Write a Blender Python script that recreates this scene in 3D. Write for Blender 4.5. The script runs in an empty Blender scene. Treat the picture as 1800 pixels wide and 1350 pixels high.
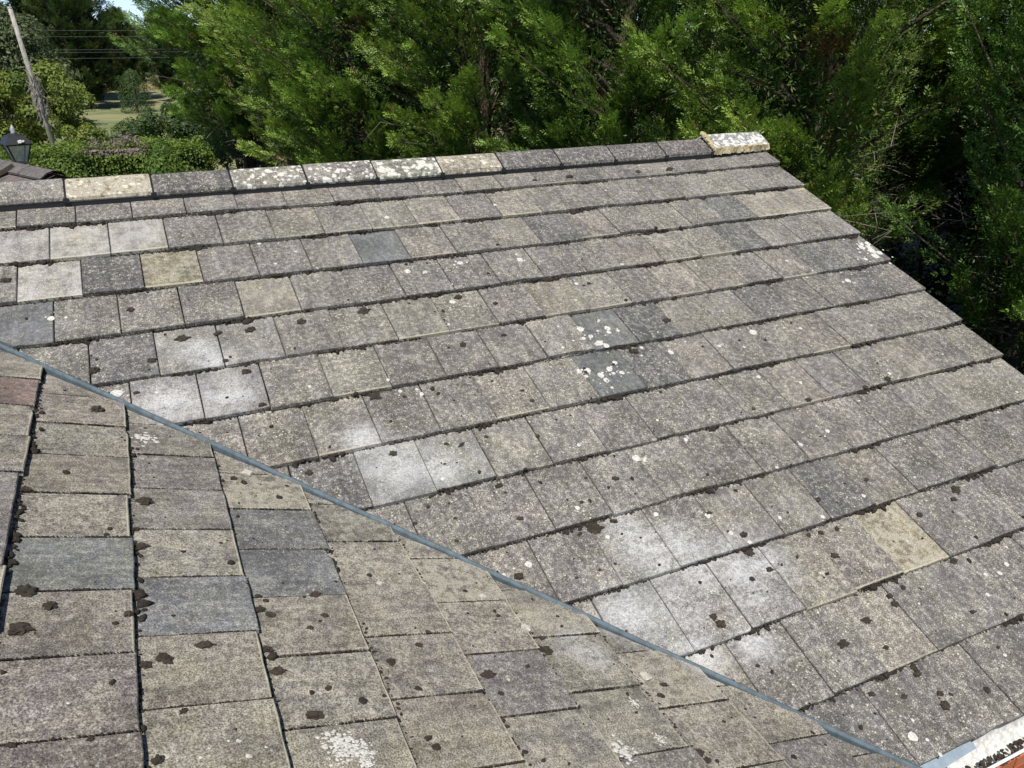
import bpy, bmesh, math, random
import numpy as np
from mathutils import Vector, Matrix, Euler

# ---------------------------------------------------------------- camera, sky, sun, exposure
scene = bpy.context.scene
col = scene.collection
cam_data = bpy.data.cameras.new('camera')
cam = bpy.data.objects.new('camera', cam_data); col.objects.link(cam)
cam.location = (-1.0825, -5.4332, 0.8759)
cam.rotation_euler = (math.radians(90 - 24.36), math.radians(-0.10), math.radians(-24.958))
cam_data.sensor_width = 36.0
cam_data.lens = 27.76
cam_data.clip_start = 0.05
cam_data.clip_end = 2000
scene.camera = cam

SUN = Vector((-0.26, -0.42, 0.868)).normalized()
world = bpy.data.worlds.new('World'); scene.world = world; world.use_nodes = True
wn = world.node_tree.nodes; wn.clear()
sky = wn.new('ShaderNodeTexSky'); sky.sky_type = 'NISHITA'; sky.sun_disc = False
sky.sun_elevation = math.asin(SUN.z); sky.sun_rotation = math.atan2(SUN.x, SUN.y)
sky.air_density = 0.4; sky.dust_density = 0.0; sky.ozone_density = 1.0
bg = wn.new('ShaderNodeBackground'); bg.inputs['Strength'].default_value = 0.14
wo = wn.new('ShaderNodeOutputWorld')
world.node_tree.links.new(sky.outputs[0], bg.inputs[0]); world.node_tree.links.new(bg.outputs[0], wo.inputs[0])
sd = bpy.data.lights.new('sun', 'SUN'); sd.energy = 5.0; sd.angle = math.radians(0.53); sd.color = (1.0, 0.955, 0.88)
sun = bpy.data.objects.new('sun', sd); col.objects.link(sun)
sun.rotation_euler = SUN.to_track_quat('Z', 'Y').to_euler(); sun.location = (0, 0, 30)
scene.view_settings.view_transform = 'Standard'; scene.view_settings.look = 'None'
scene.view_settings.exposure = 0.09; scene.view_settings.gamma = 1.0

cy = scene.cycles; cy.max_bounces = 4; cy.diffuse_bounces = 2; cy.glossy_bounces = 2; cy.transmission_bounces = 3; cy.transparent_max_bounces = 4
cy.caustics_reflective = False; cy.caustics_refractive = False
rng = random.Random(7)
nrg = np.random.default_rng(11)
GZ = -4.1                                # ground level; z = 0 is the crest of the main roof plane
TH = math.radians(21.75)                 # roof pitch
CT, ST = math.cos(TH), math.sin(TH)
TW, GA = 0.2965, 0.344                   # tile cover width, gauge
VERGE = 3.72

# ---------------------------------------------------------------- object helpers
def link(o, parent=None):
    col.objects.link(o)
    if parent: o.parent = parent
    return o
def tag(o, label=None, cat=None, group=None, kind=None):
    if label: o['label'] = label
    if cat: o['category'] = cat
    if group: o['group'] = group
    if kind: o['kind'] = kind
    return o
def empty(name, loc=(0, 0, 0), rz=0.0):
    o = bpy.data.objects.new(name, None); o.location = loc; o.rotation_euler[2] = rz
    o.empty_display_size = 0.2
    return link(o)
def mesh_pd(name, V, F, mat, smooth=False):
    me = bpy.data.meshes.new(name); me.from_pydata([tuple(v) for v in V], [], F); me.materials.append(mat)
    if smooth:
        for p in me.polygons: p.use_smooth = True
    me.update(); return me
def obj(name, me, parent=None, loc=None):
    o = bpy.data.objects.new(name, me)
    if loc is not None: o.location = loc
    return link(o, parent)
def mesh_np(name, V, F, mat, k, attr=None, smooth=False):
    """V (n,3); F (m,k) with k = 3 or 4"""
    me = bpy.data.meshes.new(name); n, m = len(V), len(F)
    me.vertices.add(n); me.vertices.foreach_set('co', np.ascontiguousarray(V, dtype=np.float32).ravel())
    me.loops.add(m * k); me.loops.foreach_set('vertex_index', np.ascontiguousarray(F, dtype=np.int32).ravel())
    me.polygons.add(m); me.polygons.foreach_set('loop_start', np.arange(0, m * k, k, dtype=np.int32))
    if attr is not None:
        a = me.attributes.new('tint', 'FLOAT', 'POINT'); a.data.foreach_set('value', attr.astype(np.float32))
    if smooth: me.polygons.foreach_set('use_smooth', np.ones(m, dtype=bool))
    me.materials.append(mat); me.update(calc_edges=True); return me
class MB:
    def __init__(s): s.V = []; s.F = []
    def add(s, V, F):
        b = len(s.V); s.V += [tuple(v) for v in V]; s.F += [tuple(i + b for i in f) for f in F]
    def box(s, x0, x1, y0, y1, z0, z1, M=None):
        V = [Vector(p) for p in ((x0,y0,z0),(x1,y0,z0),(x1,y1,z0),(x0,y1,z0),(x0,y0,z1),(x1,y0,z1),(x1,y1,z1),(x0,y1,z1))]
        if M: V = [M @ v for v in V]
        s.add(V, [(3,2,1,0),(4,5,6,7),(0,1,5,4),(1,2,6,5),(2,3,7,6),(3,0,4,7)])
    def tube(s, pts, rad, n=8, cap=True):
        pts = [Vector(p) for p in pts]; rings = []
        V = []
        for i, p in enumerate(pts):
            d = (pts[min(i+1, len(pts)-1)] - pts[max(i-1, 0)]).normalized()
            a = d.cross(Vector((0, 0, 1)))
            if a.length < 1e-3: a = d.cross(Vector((1, 0, 0)))
            a.normalize(); b = d.cross(a)
            r = rad[i] if isinstance(rad, (list, tuple)) else rad
            V += [p + (a * math.cos(2*math.pi*k/n) + b * math.sin(2*math.pi*k/n)) * r for k in range(n)]
        F = [(i*n+k, i*n+(k+1)%n, (i+1)*n+(k+1)%n, (i+1)*n+k) for i in range(len(pts)-1) for k in range(n)]
        if cap: F += [tuple(range(n))[::-1], tuple((len(pts)-1)*n+k for k in range(n))]
        s.add(V, F)
    def extrude(s, prof, A, B):
        """prof: list of (offset Vector); swept from point A to point B, open profile"""
        n = len(prof); V = [A + p for p in prof] + [B + p for p in prof]
        s.add(V, [(i, i+1, n+i+1, n+i) for i in range(n-1)])
    def build(s, name, mat, parent=None, smooth=False):
        return obj(name, mesh_pd(name, s.V, s.F, mat, smooth), parent)

# ---------------------------------------------------------------- materials
def new_mat(name):
    m = bpy.data.materials.new(name); m.use_nodes = True
    return m, m.node_tree.nodes, m.node_tree.links, m.node_tree.nodes['Principled BSDF']
class N:
    """tiny node graph helper"""
    def __init__(s, nodes, links): s.n = nodes; s.l = links
    def put(s, sock, v):
        if v is None: return
        if isinstance(v, bpy.types.NodeSocket): s.l.new(v, sock)
        else: sock.default_value = v
    def math(s, op, a, b=None, c=None, clamp=False):
        x = s.n.new('ShaderNodeMath'); x.operation = op; x.use_clamp = clamp
        s.put(x.inputs[0], a)
        if b is not None: s.put(x.inputs[1], b)
        if c is not None: s.put(x.inputs[2], c)
        return x.outputs[0]
    def vmath(s, op, a, b=None):
        x = s.n.new('ShaderNodeVectorMath'); x.operation = op; s.put(x.inputs[0], a)
        if b is not None: s.put(x.inputs[1], b)
        return x.outputs['Value'] if op in ('LENGTH', 'DISTANCE', 'DOT_PRODUCT') else x.outputs[0]
    def noise(s, vec, scale, detail=3, rough=0.6, out='Fac'):
        x = s.n.new('ShaderNodeTexNoise'); s.put(x.inputs['Vector'], vec)
        x.inputs['Scale'].default_value = scale; x.inputs['Detail'].default_value = detail; x.inputs['Roughness'].default_value = rough
        return x.outputs[out]
    def voro(s, vec, scale, feature='F1', rand=1.0):
        x = s.n.new('ShaderNodeTexVoronoi'); x.feature = feature; s.put(x.inputs['Vector'], vec)
        x.inputs['Scale'].default_value = scale; x.inputs['Randomness'].default_value = rand
        return x
    def ramp(s, v, a, b, lo=0.0, hi=1.0, smooth=True):
        x = s.n.new('ShaderNodeMapRange'); x.interpolation_type = 'SMOOTHSTEP' if smooth else 'LINEAR'
        s.put(x.inputs['Value'], v); s.put(x.inputs['From Min'], a); s.put(x.inputs['From Max'], b)
        s.put(x.inputs['To Min'], lo); s.put(x.inputs['To Max'], hi)
        return x.outputs[0]
    def mix(s, f, a, b, mode='MIX'):
        x = s.n.new('ShaderNodeMix'); x.data_type = 'RGBA'; x.blend_type = mode
        s.put(x.inputs[0], f)
        for sock, v in ((x.inputs[6], a), (x.inputs[7], b)):
            if isinstance(v, (tuple, list)): v = (*v[:3], 1.0)
            s.put(sock, v)
        return x.outputs[2]
    def attr(s, name, kind='OBJECT', out='Fac'):
        x = s.n.new('ShaderNodeAttribute'); x.attribute_type = kind; x.attribute_name = name
        return x.outputs[out]
    def bump(s, h, strength, dist, normal=None):
        x = s.n.new('ShaderNodeBump'); x.inputs['Strength'].default_value = strength; x.inputs['Distance'].default_value = dist
        s.put(x.inputs['Height'], h)
        if normal is not None: s.put(x.inputs['Normal'], normal)
        return x.outputs[0]
def plain(name, c, rough=0.7, var=0.0, scale=20.0, metal=0.0, bump=0.0, coord='Object'):
    m, nd, lk, b = new_mat(name); g = N(nd, lk)
    b.inputs['Roughness'].default_value = rough; b.inputs['Metallic'].default_value = metal
    if var or bump:
        tc = nd.new('ShaderNodeTexCoord'); n1 = g.noise(tc.outputs[coord], scale, 5, 0.65)
        if var:
            f = g.ramp(n1, 0.3, 0.7)
            lk.new(g.mix(f, tuple(x * (1 - var) for x in c), tuple(min(1, x * (1 + var)) for x in c)), b.inputs['Base Color'])
        if bump: lk.new(g.bump(n1, bump, 0.01), b.inputs['Normal'])
    if not var: b.inputs['Base Color'].default_value = (*c, 1)
    return m

# measured places of moss, lichen, dust and odd tiles on the two slopes
MOSS_MAIN= [(0.08, 3.246, 0.049), (0.205, 2.975, 0.039), (0.084, 3.115, 0.015), (0.429, 3.326, 0.02), (0.315, 3.33, 0.017), (0.348, 3.238, 0.015), (0.698, 3.388, 0.018), (0.436, 3.126, 0.034), (0.519, 3.12, 0.078), (0.623, 3.109, 0.045), (0.748, 2.895, 0.044), (0.688, 2.935, 0.022), (0.61, 2.848, 0.022), (0.519, 2.977, 0.024), (0.245, 2.473, 0.031), (0.493, 2.545, 0.028), (0.04, 2.466, 0.03), (0.107, 2.492, 0.036), (-0.222, 2.459, 0.043), (0.19, 2.767, 0.045), (-0.166, 2.795, 0.026), (-0.073, 2.891, 0.02), (-0.112, 3.009, 0.02), (-0.337, 2.842, 0.02), (-0.25, 2.865, 0.023), (-0.199, 2.077, 0.069), (-0.059, 2.118, 0.023), (0.546, 2.232, 0.027), (0.563, 2.318, 0.029), (1.176, 3.369, 0.056), (1.157, 3.454, 0.061), (1.091, 3.208, 0.039), (1.117, 3.328, 0.019), (1.311, 3.127, 0.026), (2.043, 3.277, 0.035), (2.503, 3.473, 0.058), (2.434, 3.521, 0.044), (2.163, 3.541, 0.042), (1.689, 3.306, 0.045), (1.476, 3.326, 0.02), (1.553, 3.596, 0.044), (1.512, 3.457, 0.035), (1.583, 3.466, 0.035), (2.064, 3.658, 0.019), (2.136, 3.806, 0.044), (2.101, 2.718, 0.047), (2.527, 2.725, 0.043), (2.72, 2.708, 0.056), (1.737, 2.688, 0.029), (1.193, 3.559, 0.036), (0.796, 3.678, 0.046), (0.806, 3.72, 0.051), (1.275, 3.969, 0.098), (1.468, 3.912, 0.048), (1.669, 3.852, 0.041), (1.662, 3.892, 0.046), (1.765, 3.838, 0.036), (1.453, 4.046, 0.033), (1.987, 4.049, 0.037), (1.516, 4.156, 0.045), (1.51, 4.185, 0.05), (1.25, 4.183, 0.04), (1.377, 4.24, 0.03), (1.538, 4.285, 0.034), (1.513, 4.331, 0.05), (1.751, 4.345, 0.041), (0.855, 3.924, 0.025), (1.974, 4.217, 0.021), (-1.424, 1.613, 0.079), (-1.172, 1.601, 0.049), (-0.844, 1.679, 0.036), (-1.018, 1.452, 0.093), (-0.846, 1.451, 0.056), (-0.686, 1.459, 0.094), (-0.421, 1.453, 0.076), (-1.231, 1.19, 0.046), (-0.732, 2.023, 0.042), (-0.761, 1.763, 0.077), (-1.79, 0.837, 0.063), (-1.261, 1.798, 0.035), (-0.072, 1.427, 0.09), (0.683, 1.53, 0.037), (0.623, 1.799, 0.041), (0.369, 1.821, 0.05), (0.494, 1.419, 0.06), (1.345, 1.466, 0.032), (1.302, 1.48, 0.028), (1.31, 2.102, 0.15), (1.647, 1.909, 0.077), (2.662, 0.303, 0.102), (1.785, 0.295, 0.078), (1.5, 0.3, 0.042), (2.376, 0.303, 0.054), (-0.614, 2.469, 0.042)]
MOSS_NEAR= [(-1.839, 0.231, 0.073), (-3.25, 0.125, 0.046), (-3.348, 0.06, 0.064), (-3.302, 0.327, 0.042), (-3.177, 0.061, 0.099), (-3.484, 0.418, 0.058), (-3.434, 0.53, 0.052), (-3.503, 0.369, 0.04), (-3.693, 0.453, 0.027), (-3.847, 0.384, 0.046), (-3.781, 0.236, 0.021), (-3.773, 0.076, 0.025), (-3.246, 0.721, 0.052), (-3.275, 0.75, 0.04), (-3.445, 0.712, 0.045), (-3.535, 0.73, 0.044), (-3.726, 0.798, 0.06), (-3.351, 0.864, 0.026), (-3.624, 0.861, 0.031), (-3.292, 0.925, 0.034), (-2.899, 0.379, 0.048), (-3.507, 1.099, 0.043), (-3.435, 1.222, 0.031), (-3.371, 1.278, 0.025), (-3.578, 1.429, 0.053), (-3.668, 1.436, 0.026), (-3.555, 1.595, 0.021), (-3.273, 1.609, 0.027), (-3.454, 1.739, 0.058), (-3.381, 1.758, 0.029), (-3.84, 1.107, 0.036), (-3.877, 1.119, 0.032), (-3.638, 1.147, 0.031), (-3.663, 2.15, 0.032), (-3.713, 2.097, 0.036), (-3.977, 2.066, 0.043), (-4.011, 2.076, 0.043), (-2.595, 0.4, 0.075), (-2.573, 0.017, 0.038), (-2.338, 0.754, 0.041), (-2.791, 0.363, 0.029), (-3.168, 0.728, 0.029), (-3.172, 0.919, 0.038), (-3.199, 0.748, 0.024)]
LICH_MAIN= [(1.24, 1.799, 0.02), (1.084, 1.857, 0.046), (1.254, 1.881, 0.043), (1.241, 1.919, 0.03), (1.116, 1.926, 0.033), (1.059, 1.942, 0.029), (1.135, 1.995, 0.046), (1.163, 2.027, 0.039), (1.303, 1.919, 0.027), (1.15, 2.159, 0.032), (0.912, 2.179, 0.031), (0.965, 2.179, 0.044), (1.09, 2.201, 0.041), (1.019, 2.233, 0.04), (1.028, 2.281, 0.037), (1.145, 2.247, 0.031), (1.095, 2.239, 0.025), (0.933, 2.221, 0.025), (1.026, 2.344, 0.021), (3.631, 1.475, 0.041), (3.689, 1.48, 0.051), (3.598, 1.512, 0.055), (3.659, 1.525, 0.055), (3.644, 1.572, 0.069), (3.683, 1.608, 0.05), (3.613, 1.636, 0.063), (3.502, 1.654, 0.036), (0.621, 1.112, 0.039), (1.006, 1.158, 0.043), (0.447, 1.452, 0.04), (0.277, 1.131, 0.041), (0.377, 1.162, 0.031), (1.265, 1.449, 0.028), (1.532, 2.152, 0.037), (3.192, 1.821, 0.047), (2.156, 2.121, 0.051), (0.918, 2.807, 0.046), (0.032, 2.121, 0.026), (0.019, 2.08, 0.017), (1.854, 2.185, 0.024), (-1.344, 1.777, 0.059), (1.248, 2.764, 0.027), (1.942, 2.466, 0.027), (1.839, 2.979, 0.026), (2.061, 2.938, 0.03), (2.776, 2.668, 0.026), (2.159, 2.58, 0.024), (1.417, 3.339, 0.023), (1.633, 3.403, 0.024), (1.077, 3.218, 0.033), (1.125, 3.34, 0.025), (0.025, 3.22, 0.022), (0.146, 3.2, 0.035), (0.349, 1.651, 0.019), (0.32, 0.57, 0.034), (-1.593, 1.181, 0.039), (0.666, 2.659, 0.023), (0.485, 3.001, 0.026), (1.156, 2.615, 0.018), (-0.065, 2.071, 0.023), (2.002, 2.232, 0.021), (2.31, 3.935, 0.026), (2.232, 3.916, 0.022), (1.281, 4.379, 0.043), (-0.054, 2.672, 0.021)]
LICH_NEAR= [(-2.04, 0.419, 0.097), (-3.945, 1.761, 0.085), (-3.752, 1.941, 0.041), (-3.921, 1.925, 0.036), (-3.824, 0.828, 0.062), (-3.851, 0.862, 0.069), (-3.88, 0.895, 0.062), (-3.875, 0.831, 0.058), (-3.846, 0.799, 0.027), (-3.92, 0.899, 0.044), (-3.839, 0.4, 0.029), (-3.829, 0.503, 0.03), (-3.817, 0.575, 0.023), (-3.87, 0.593, 0.026), (-3.813, 0.551, 0.013), (-3.649, 0.186, 0.017), (-3.855, 0.481, 0.016), (-3.089, 1.364, 0.018), (-3.541, 0.283, 0.009), (-3.4, 0.255, 0.011), (-3.849, 0.639, 0.013)]
CHIPS= [(-3.356, 1.687, 0.045), (-3.084, 1.185, 0.027), (-3.147, 1.598, 0.028), (-2.287, 0.814, 0.052), (-3.61, 1.492, 0.016), (-3.615, 2.096, 0.051)]
DUST_MAIN= [(-0.964, 1.552, 0.104), (-0.899, 1.653, 0.09), (-0.331, 2.337, 0.109), (-0.227, 2.535, 0.159), (-0.051, 2.585, 0.133), (0.654, 3.2, 0.118), (0.691, 3.291, 0.144), (0.702, 3.371, 0.104), (0.861, 3.313, 0.134), (0.88, 3.474, 0.132), (1.06, 3.486, 0.149), (1.174, 3.507, 0.165), (1.056, 3.621, 0.161), (0.446, 3.561, 0.148), (0.687, 3.586, 0.127), (0.906, 3.824, 0.116), (0.651, 3.815, 0.124), (-1.124, 1.891, 0.159), (-0.872, 1.897, 0.159)]
DUST_NEAR= [(-3.436, 1.899, 0.103), (-3.518, 1.915, 0.068)]
SPEC_MAIN= [('slate', 0.15, 0.9), ('slate', 1.17, 1.9), ('slate', 1.04, 2.24), ('dark', 1.81, 3.24), ('dark', 1.49, 1.95), ('dark', 1.39, 2.25), ('yellow', -1.02, 0.89), ('yellow', 1.96, 3.62), ('buff', 3.05, 0.86), ('pale', -1.72, 0.52), ('pale', -1.46, 0.54), ('pale', -1.15, 0.53), ('pale', -1.62, 0.86), ('pale2', -1.01, 1.58), ('pale2', -0.72, 1.58), ('pale2', -1.16, 1.86), ('pale2', -0.87, 1.9), ('dark', -1.33, 0.85), ('slate', -1.7, 1.2), ('dark', -1.31, 1.55), ('dark', -0.64, 2.57), ('pale2', -0.24, 2.58), ('pale2', 0.02, 2.55), ('buff', -0.52, 1.22), ('buff', 1.0, 1.55), ('buff', 0.65, 3.86), ('pale2', 0.43, 3.58)]
SPEC_NEAR= [('blue', -3.02, 0.19), ('blue', -3.24, 0.52), ('purple', -2.32, 0.52), ('blue', -2.74, 0.84), ('blue', -3.04, 0.83), ('red', -1.68, -0.09), ('red2', -3.59, 0.18), ('red2', -3.8, 0.19), ('purple', -2.83, -0.01), ('purple', -3.15, 0.0), ('purple', -4.04, 2.88)]
BIG_MAIN={(0.806, 3.72): 'long curled moss clump on the whitish dusted tiles near the valley', (1.275, 3.969): 'broad ragged moss patch on the lower right of the far slope', (1.176, 3.369): 'tall upright moss clump just above a course edge, right of the white dust', (-1.424, 1.613): 'round moss clump close to the upper end of the valley bar', (0.08, 3.246): 'round dark moss clump beside the valley bar, lower middle', (1.31, 2.102): 'long strip of moss under the blue-grey spotted tile', (-1.79, 0.837): 'reddish brown moss cushion at the left edge, beside a pale tile', (0.519, 3.12): 'reddish moss strip under a course edge above the white dust'}
BIG_NEAR={(-3.484, 0.418): 'large moss clump on the buff tile below the charcoal-blue tile', (-3.726, 0.798): 'wide flat moss clump at the bottom, right of the white-lichened tiles', (-3.847, 0.384): 'moss lump against the tile edge at the bottom left', (-3.454, 1.739): 'moss clump at the corner of the white dusty near tile', (-1.839, 0.231): 'ragged moss patch on the first tile beside the dark red tile'}
# --- concrete tile: one material, varied per tile through object colour and custom properties
def tile_material(name, with_dust):
    m, nd, lk, b = new_mat(name); g = N(nd, lk)
    tc = nd.new('ShaderNodeTexCoord'); oi = nd.new('ShaderNodeObjectInfo'); geo = nd.new('ShaderNodeNewGeometry')
    O = tc.outputs['Object']
    off = nd.new('ShaderNodeCombineXYZ')
    for i, k in enumerate((37.0, 91.0, 53.0)): lk.new(g.math('MULTIPLY', oi.outputs['Random'], k), off.inputs[i])
    P = g.vmath('ADD', O, off.outputs[0])
    buff = g.attr('buff'); white = g.attr('white'); pale = g.attr('pale'); grain = g.attr('grain'); hw = g.attr('hw')
    big = g.noise(P, 9.0, 2, 0.6); mid = g.noise(P, 42.0, 3, 0.7); fine = g.noise(P, 190.0, 2, 0.8); fine2 = g.noise(g.vmath('ADD', P, (5.0, 3.0, 1.0)), 100.0, 2, 0.75)
    base = oi.outputs['Color']
    # purple grey to olive buff mottling
    c = g.mix(g.ramp(big, 0.35, 0.66), g.mix(1.0, base, (1.0, 0.975, 0.98), 'MULTIPLY'), g.mix(1.0, base, (1.08, 1.05, 0.92), 'MULTIPLY'))
    c = g.mix(g.math('MULTIPLY', g.ramp(mid, 0.44, 0.70), g.math('MULTIPLY', grain, 0.50)), c, (0.36, 0.335, 0.28))
    c = g.mix(g.math('MULTIPLY', g.ramp(mid, 0.52, 0.30), g.math('MULTIPLY', grain, 0.50)), c, (0.085, 0.078, 0.078))
    # run-off streaks down the slope and larger clean / dirty areas, different on every tile
    st = nd.new('ShaderNodeMapping'); st.inputs['Scale'].default_value = (34.0, 5.0, 5.0); lk.new(P, st.inputs[0])
    strk = g.noise(st.outputs[0], 1.0, 3, 0.6); lrg = g.noise(g.vmath('ADD', P, (2.0, 6.0, 9.0)), 4.5, 2, 0.55)
    sm = g.math('MULTIPLY', g.ramp(strk, 0.32, 0.68, 0.82, 1.18), g.ramp(lrg, 0.32, 0.68, 0.80, 1.20))
    sc_ = nd.new('ShaderNodeCombineXYZ')
    for i in range(3): lk.new(sm, sc_.inputs[i])
    c = g.mix(1.0, c, sc_.outputs[0], 'MULTIPLY')
    # grain: dark pits and light aggregate
    gr = g.ramp(fine, 0.32, 0.70, 0.34, 1.66)
    gm = g.math('ADD', g.math('MULTIPLY', g.math('SUBTRACT', gr, 1.0), grain), 1.0)
    gc = nd.new('ShaderNodeCombineXYZ')
    for i in range(3): lk.new(gm, gc.inputs[i])
    c = g.mix(1.0, c, gc.outputs[0], 'MULTIPLY')
    # yellow-cream lichen: broad film plus a broken edge rim that also paints lit butt edges
    sep = nd.new('ShaderNodeSeparateXYZ'); lk.new(O, sep.inputs[0])
    ex = g.math('SUBTRACT', g.math('ABSOLUTE', sep.outputs[0]), hw); ey = sep.outputs[1]
    e1 = g.ramp(ex, -0.013, -0.001, smooth=False); e2 = g.math('MULTIPLY', g.ramp(ey, -0.160, -0.169, smooth=False), g.ramp(hw, 0.5, 0.4))
    edge = g.math('MAXIMUM', g.math('MULTIPLY', e1, 0.75), g.math('MULTIPLY', e2, 1.7))
    lf = g.math('ADD', g.math('MULTIPLY', mid, 0.55), g.math('MULTIPLY', fine2, 0.45))
    blotch = g.noise(g.vmath('ADD', P, (1.0, 8.0, 5.0)), 22.0, 3, 0.65)
    lf2 = g.math('ADD', g.math('MULTIPLY', lf, 0.40), g.math('MULTIPLY', blotch, 0.60))
    film = g.ramp(g.math('ADD', lf2, g.math('MULTIPLY', g.math('SUBTRACT', buff, 0.5), 0.30)), 0.50, 0.62)
    rim = g.math('MULTIPLY', g.ramp(g.math('ADD', g.math('MULTIPLY', edge, 0.30), g.math('ADD', g.math('MULTIPLY', lf, 0.7), g.math('MULTIPLY', big, 0.3))), g.ramp(buff, 0.3, 0.6, 0.74, 0.66), g.ramp(buff, 0.3, 0.6, 0.90, 0.84)), g.ramp(buff, 0.28, 0.5))
    c = g.mix(g.math('MULTIPLY', film, g.math('MULTIPLY', buff, 0.95, clamp=True)), c, g.mix(g.ramp(fine, 0.3, 0.62), (0.23, 0.213, 0.170), (0.50, 0.463, 0.370)))
    c = g.mix(g.math('MULTIPLY', g.ramp(blotch, 0.44, 0.30), g.math('MULTIPLY', buff, 0.55, clamp=True)), c, (0.10, 0.092, 0.082))
    c = g.mix(g.math('MULTIPLY', rim, 0.62), c, (0.52, 0.475, 0.35))
    # white crust lichen: dots and blotches
    v1 = g.voro(P, 46.0); v2 = g.voro(g.vmath('ADD', P, (9.0, 2.0, 4.0)), 125.0)
    d1 = g.math('MULTIPLY', g.ramp(v1.outputs['Distance'], 0.26, 0.14), g.ramp(big, 0.50, 0.62))
    d2 = g.math('MULTIPLY', g.ramp(v2.outputs['Distance'], 0.36, 0.18), g.ramp(mid, 0.46, 0.56))
    dots = g.math('MULTIPLY', g.math('MAXIMUM', g.math('MULTIPLY', d1, 0.8), g.math('MULTIPLY', d2, 0.8)), g.ramp(white, 0.0, 0.35))
    c = g.mix(dots, c, (0.62, 0.60, 0.55))
    bn = g.noise(g.vmath('ADD', P, (3.0, 7.0, 2.0)), 15.0, 4, 0.62); vb = g.voro(P, 26.0)
    bv = g.math('ADD', g.math('MULTIPLY', bn, 0.72), g.math('MULTIPLY', g.math('SUBTRACT', 0.75, vb.outputs['Distance']), 0.34))
    thr = g.math('SUBTRACT', 0.90, g.math('MULTIPLY', white, 0.46))
    blot = g.math('MULTIPLY', g.ramp(g.math('SUBTRACT', bv, thr), 0.0, 0.045), g.ramp(fine2, 0.30, 0.52, 0.55, 1.0))
    wcol = g.mix(g.math('MULTIPLY', buff, 0.75, clamp=True), (0.64, 0.63, 0.60), (0.62, 0.55, 0.36))
    c = g.mix(g.math('MULTIPLY', blot, 0.92), c, wcol)
    # pale limey cutting dust lying in patches beside the valley
    film2 = g.math('MULTIPLY', pale, g.ramp(g.math('ADD', g.noise(P, 8.0, 4, 0.65), g.math('MULTIPLY', fine, 0.12)), 0.42, 0.78))
    dust = film2
    if with_dust:
        d_ = None
        for (x, y, z, r) in DUST:
            dd = g.math('DIVIDE', g.vmath('DISTANCE', geo.outputs['Position'], (x, y, z)), r)
            s = g.ramp(dd, 1.55, 0.05)
            d_ = s if d_ is None else g.math('MAXIMUM', d_, s)
        mp = nd.new('ShaderNodeMapping'); mp.inputs['Rotation'].default_value = (0, 0, 0.6); mp.inputs['Scale'].default_value = (4.0, 11.0, 4.0); lk.new(geo.outputs['Position'], mp.inputs[0])
        dn = g.noise(mp.outputs[0], 1.0, 6, 0.70)
        dust = g.math('MAXIMUM', film2, g.math('MULTIPLY', d_, g.math('ADD', g.math('MULTIPLY', g.ramp(dn, 0.34, 0.62), 0.55), g.math('MULTIPLY', g.math('MULTIPLY', g.ramp(fine2, 0.34, 0.58), g.ramp(mid, 0.30, 0.52)), 0.55))))
    c = g.mix(g.math('MULTIPLY', dust, 0.82), c, g.mix(g.ramp(fine, 0.3, 0.6), (0.38, 0.38, 0.385), (0.62, 0.61, 0.60)))
    lk.new(c, b.inputs['Base Color'])
    b.inputs['Roughness'].default_value = 0.88
    lk.new(g.bump(fine2, 0.55, 0.005), b.inputs['Normal'])
    return m

def leaf_material(name, dark, light, dead=(0.16, 0.085, 0.035), transl=0.30, rough=0.55):
    m, nd, lk, b = new_mat(name); g = N(nd, lk)
    t = g.attr('tint', 'GEOMETRY')
    oi = nd.new('ShaderNodeObjectInfo')
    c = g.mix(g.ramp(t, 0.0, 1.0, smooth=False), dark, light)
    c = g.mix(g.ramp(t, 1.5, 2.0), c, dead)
    hs = nd.new('ShaderNodeHueSaturation'); lk.new(c, hs.inputs['Color'])
    lk.new(g.ramp(oi.outputs['Random'], 0, 1, 0.485, 0.515, False), hs.inputs['Hue'])
    lk.new(g.ramp(oi.outputs['Random'], 0, 1, 1.1, 0.9, False), hs.inputs['Value'])
    lk.new(hs.outputs[0], b.inputs['Base Color']); b.inputs['Roughness'].default_value = rough
    b.inputs['Specular IOR Level'].default_value = 0.35
    tr = nd.new('ShaderNodeBsdfTranslucent'); lk.new(g.mix(1.0, hs.outputs[0], (1.1, 1.25, 0.6), 'MULTIPLY'), tr.inputs['Color'])
    mx = nd.new('ShaderNodeMixShader'); mx.inputs[0].default_value = transl
    lk.new(b.outputs[0], mx.inputs[1]); lk.new(tr.outputs[0], mx.inputs[2])
    lk.new(mx.outputs[0], nd['Material Output'].inputs['Surface'])
    return m

def moss_material(name='dry_moss', k=1.0):
    m, nd, lk, b = new_mat(name); g = N(nd, lk)
    geo = nd.new('ShaderNodeNewGeometry'); n1 = g.noise(geo.outputs['Position'], 60.0, 4, 0.7); n2 = g.noise(geo.outputs['Position'], 420.0, 2, 0.7); n3 = g.noise(geo.outputs['Position'], 3.0, 2)
    c = g.mix(g.ramp(n1, 0.35, 0.65), (0.026 * k, 0.020 * k, 0.016 * k), (0.060 * k, 0.045 * k, 0.033 * k))
    c = g.mix(g.math('MULTIPLY', g.ramp(n3, 0.5, 0.62), 0.6), c, (0.050, 0.045, 0.030))
    c = g.mix(g.math('MULTIPLY', g.ramp(n2, 0.58, 0.72), 0.6), c, (0.17, 0.145, 0.105))
    lk.new(c, b.inputs['Base Color']); b.inputs['Roughness'].default_value = 0.95
    lk.new(g.bump(n2, 1.0, 0.008), b.inputs['Normal'])
    return m
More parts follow.
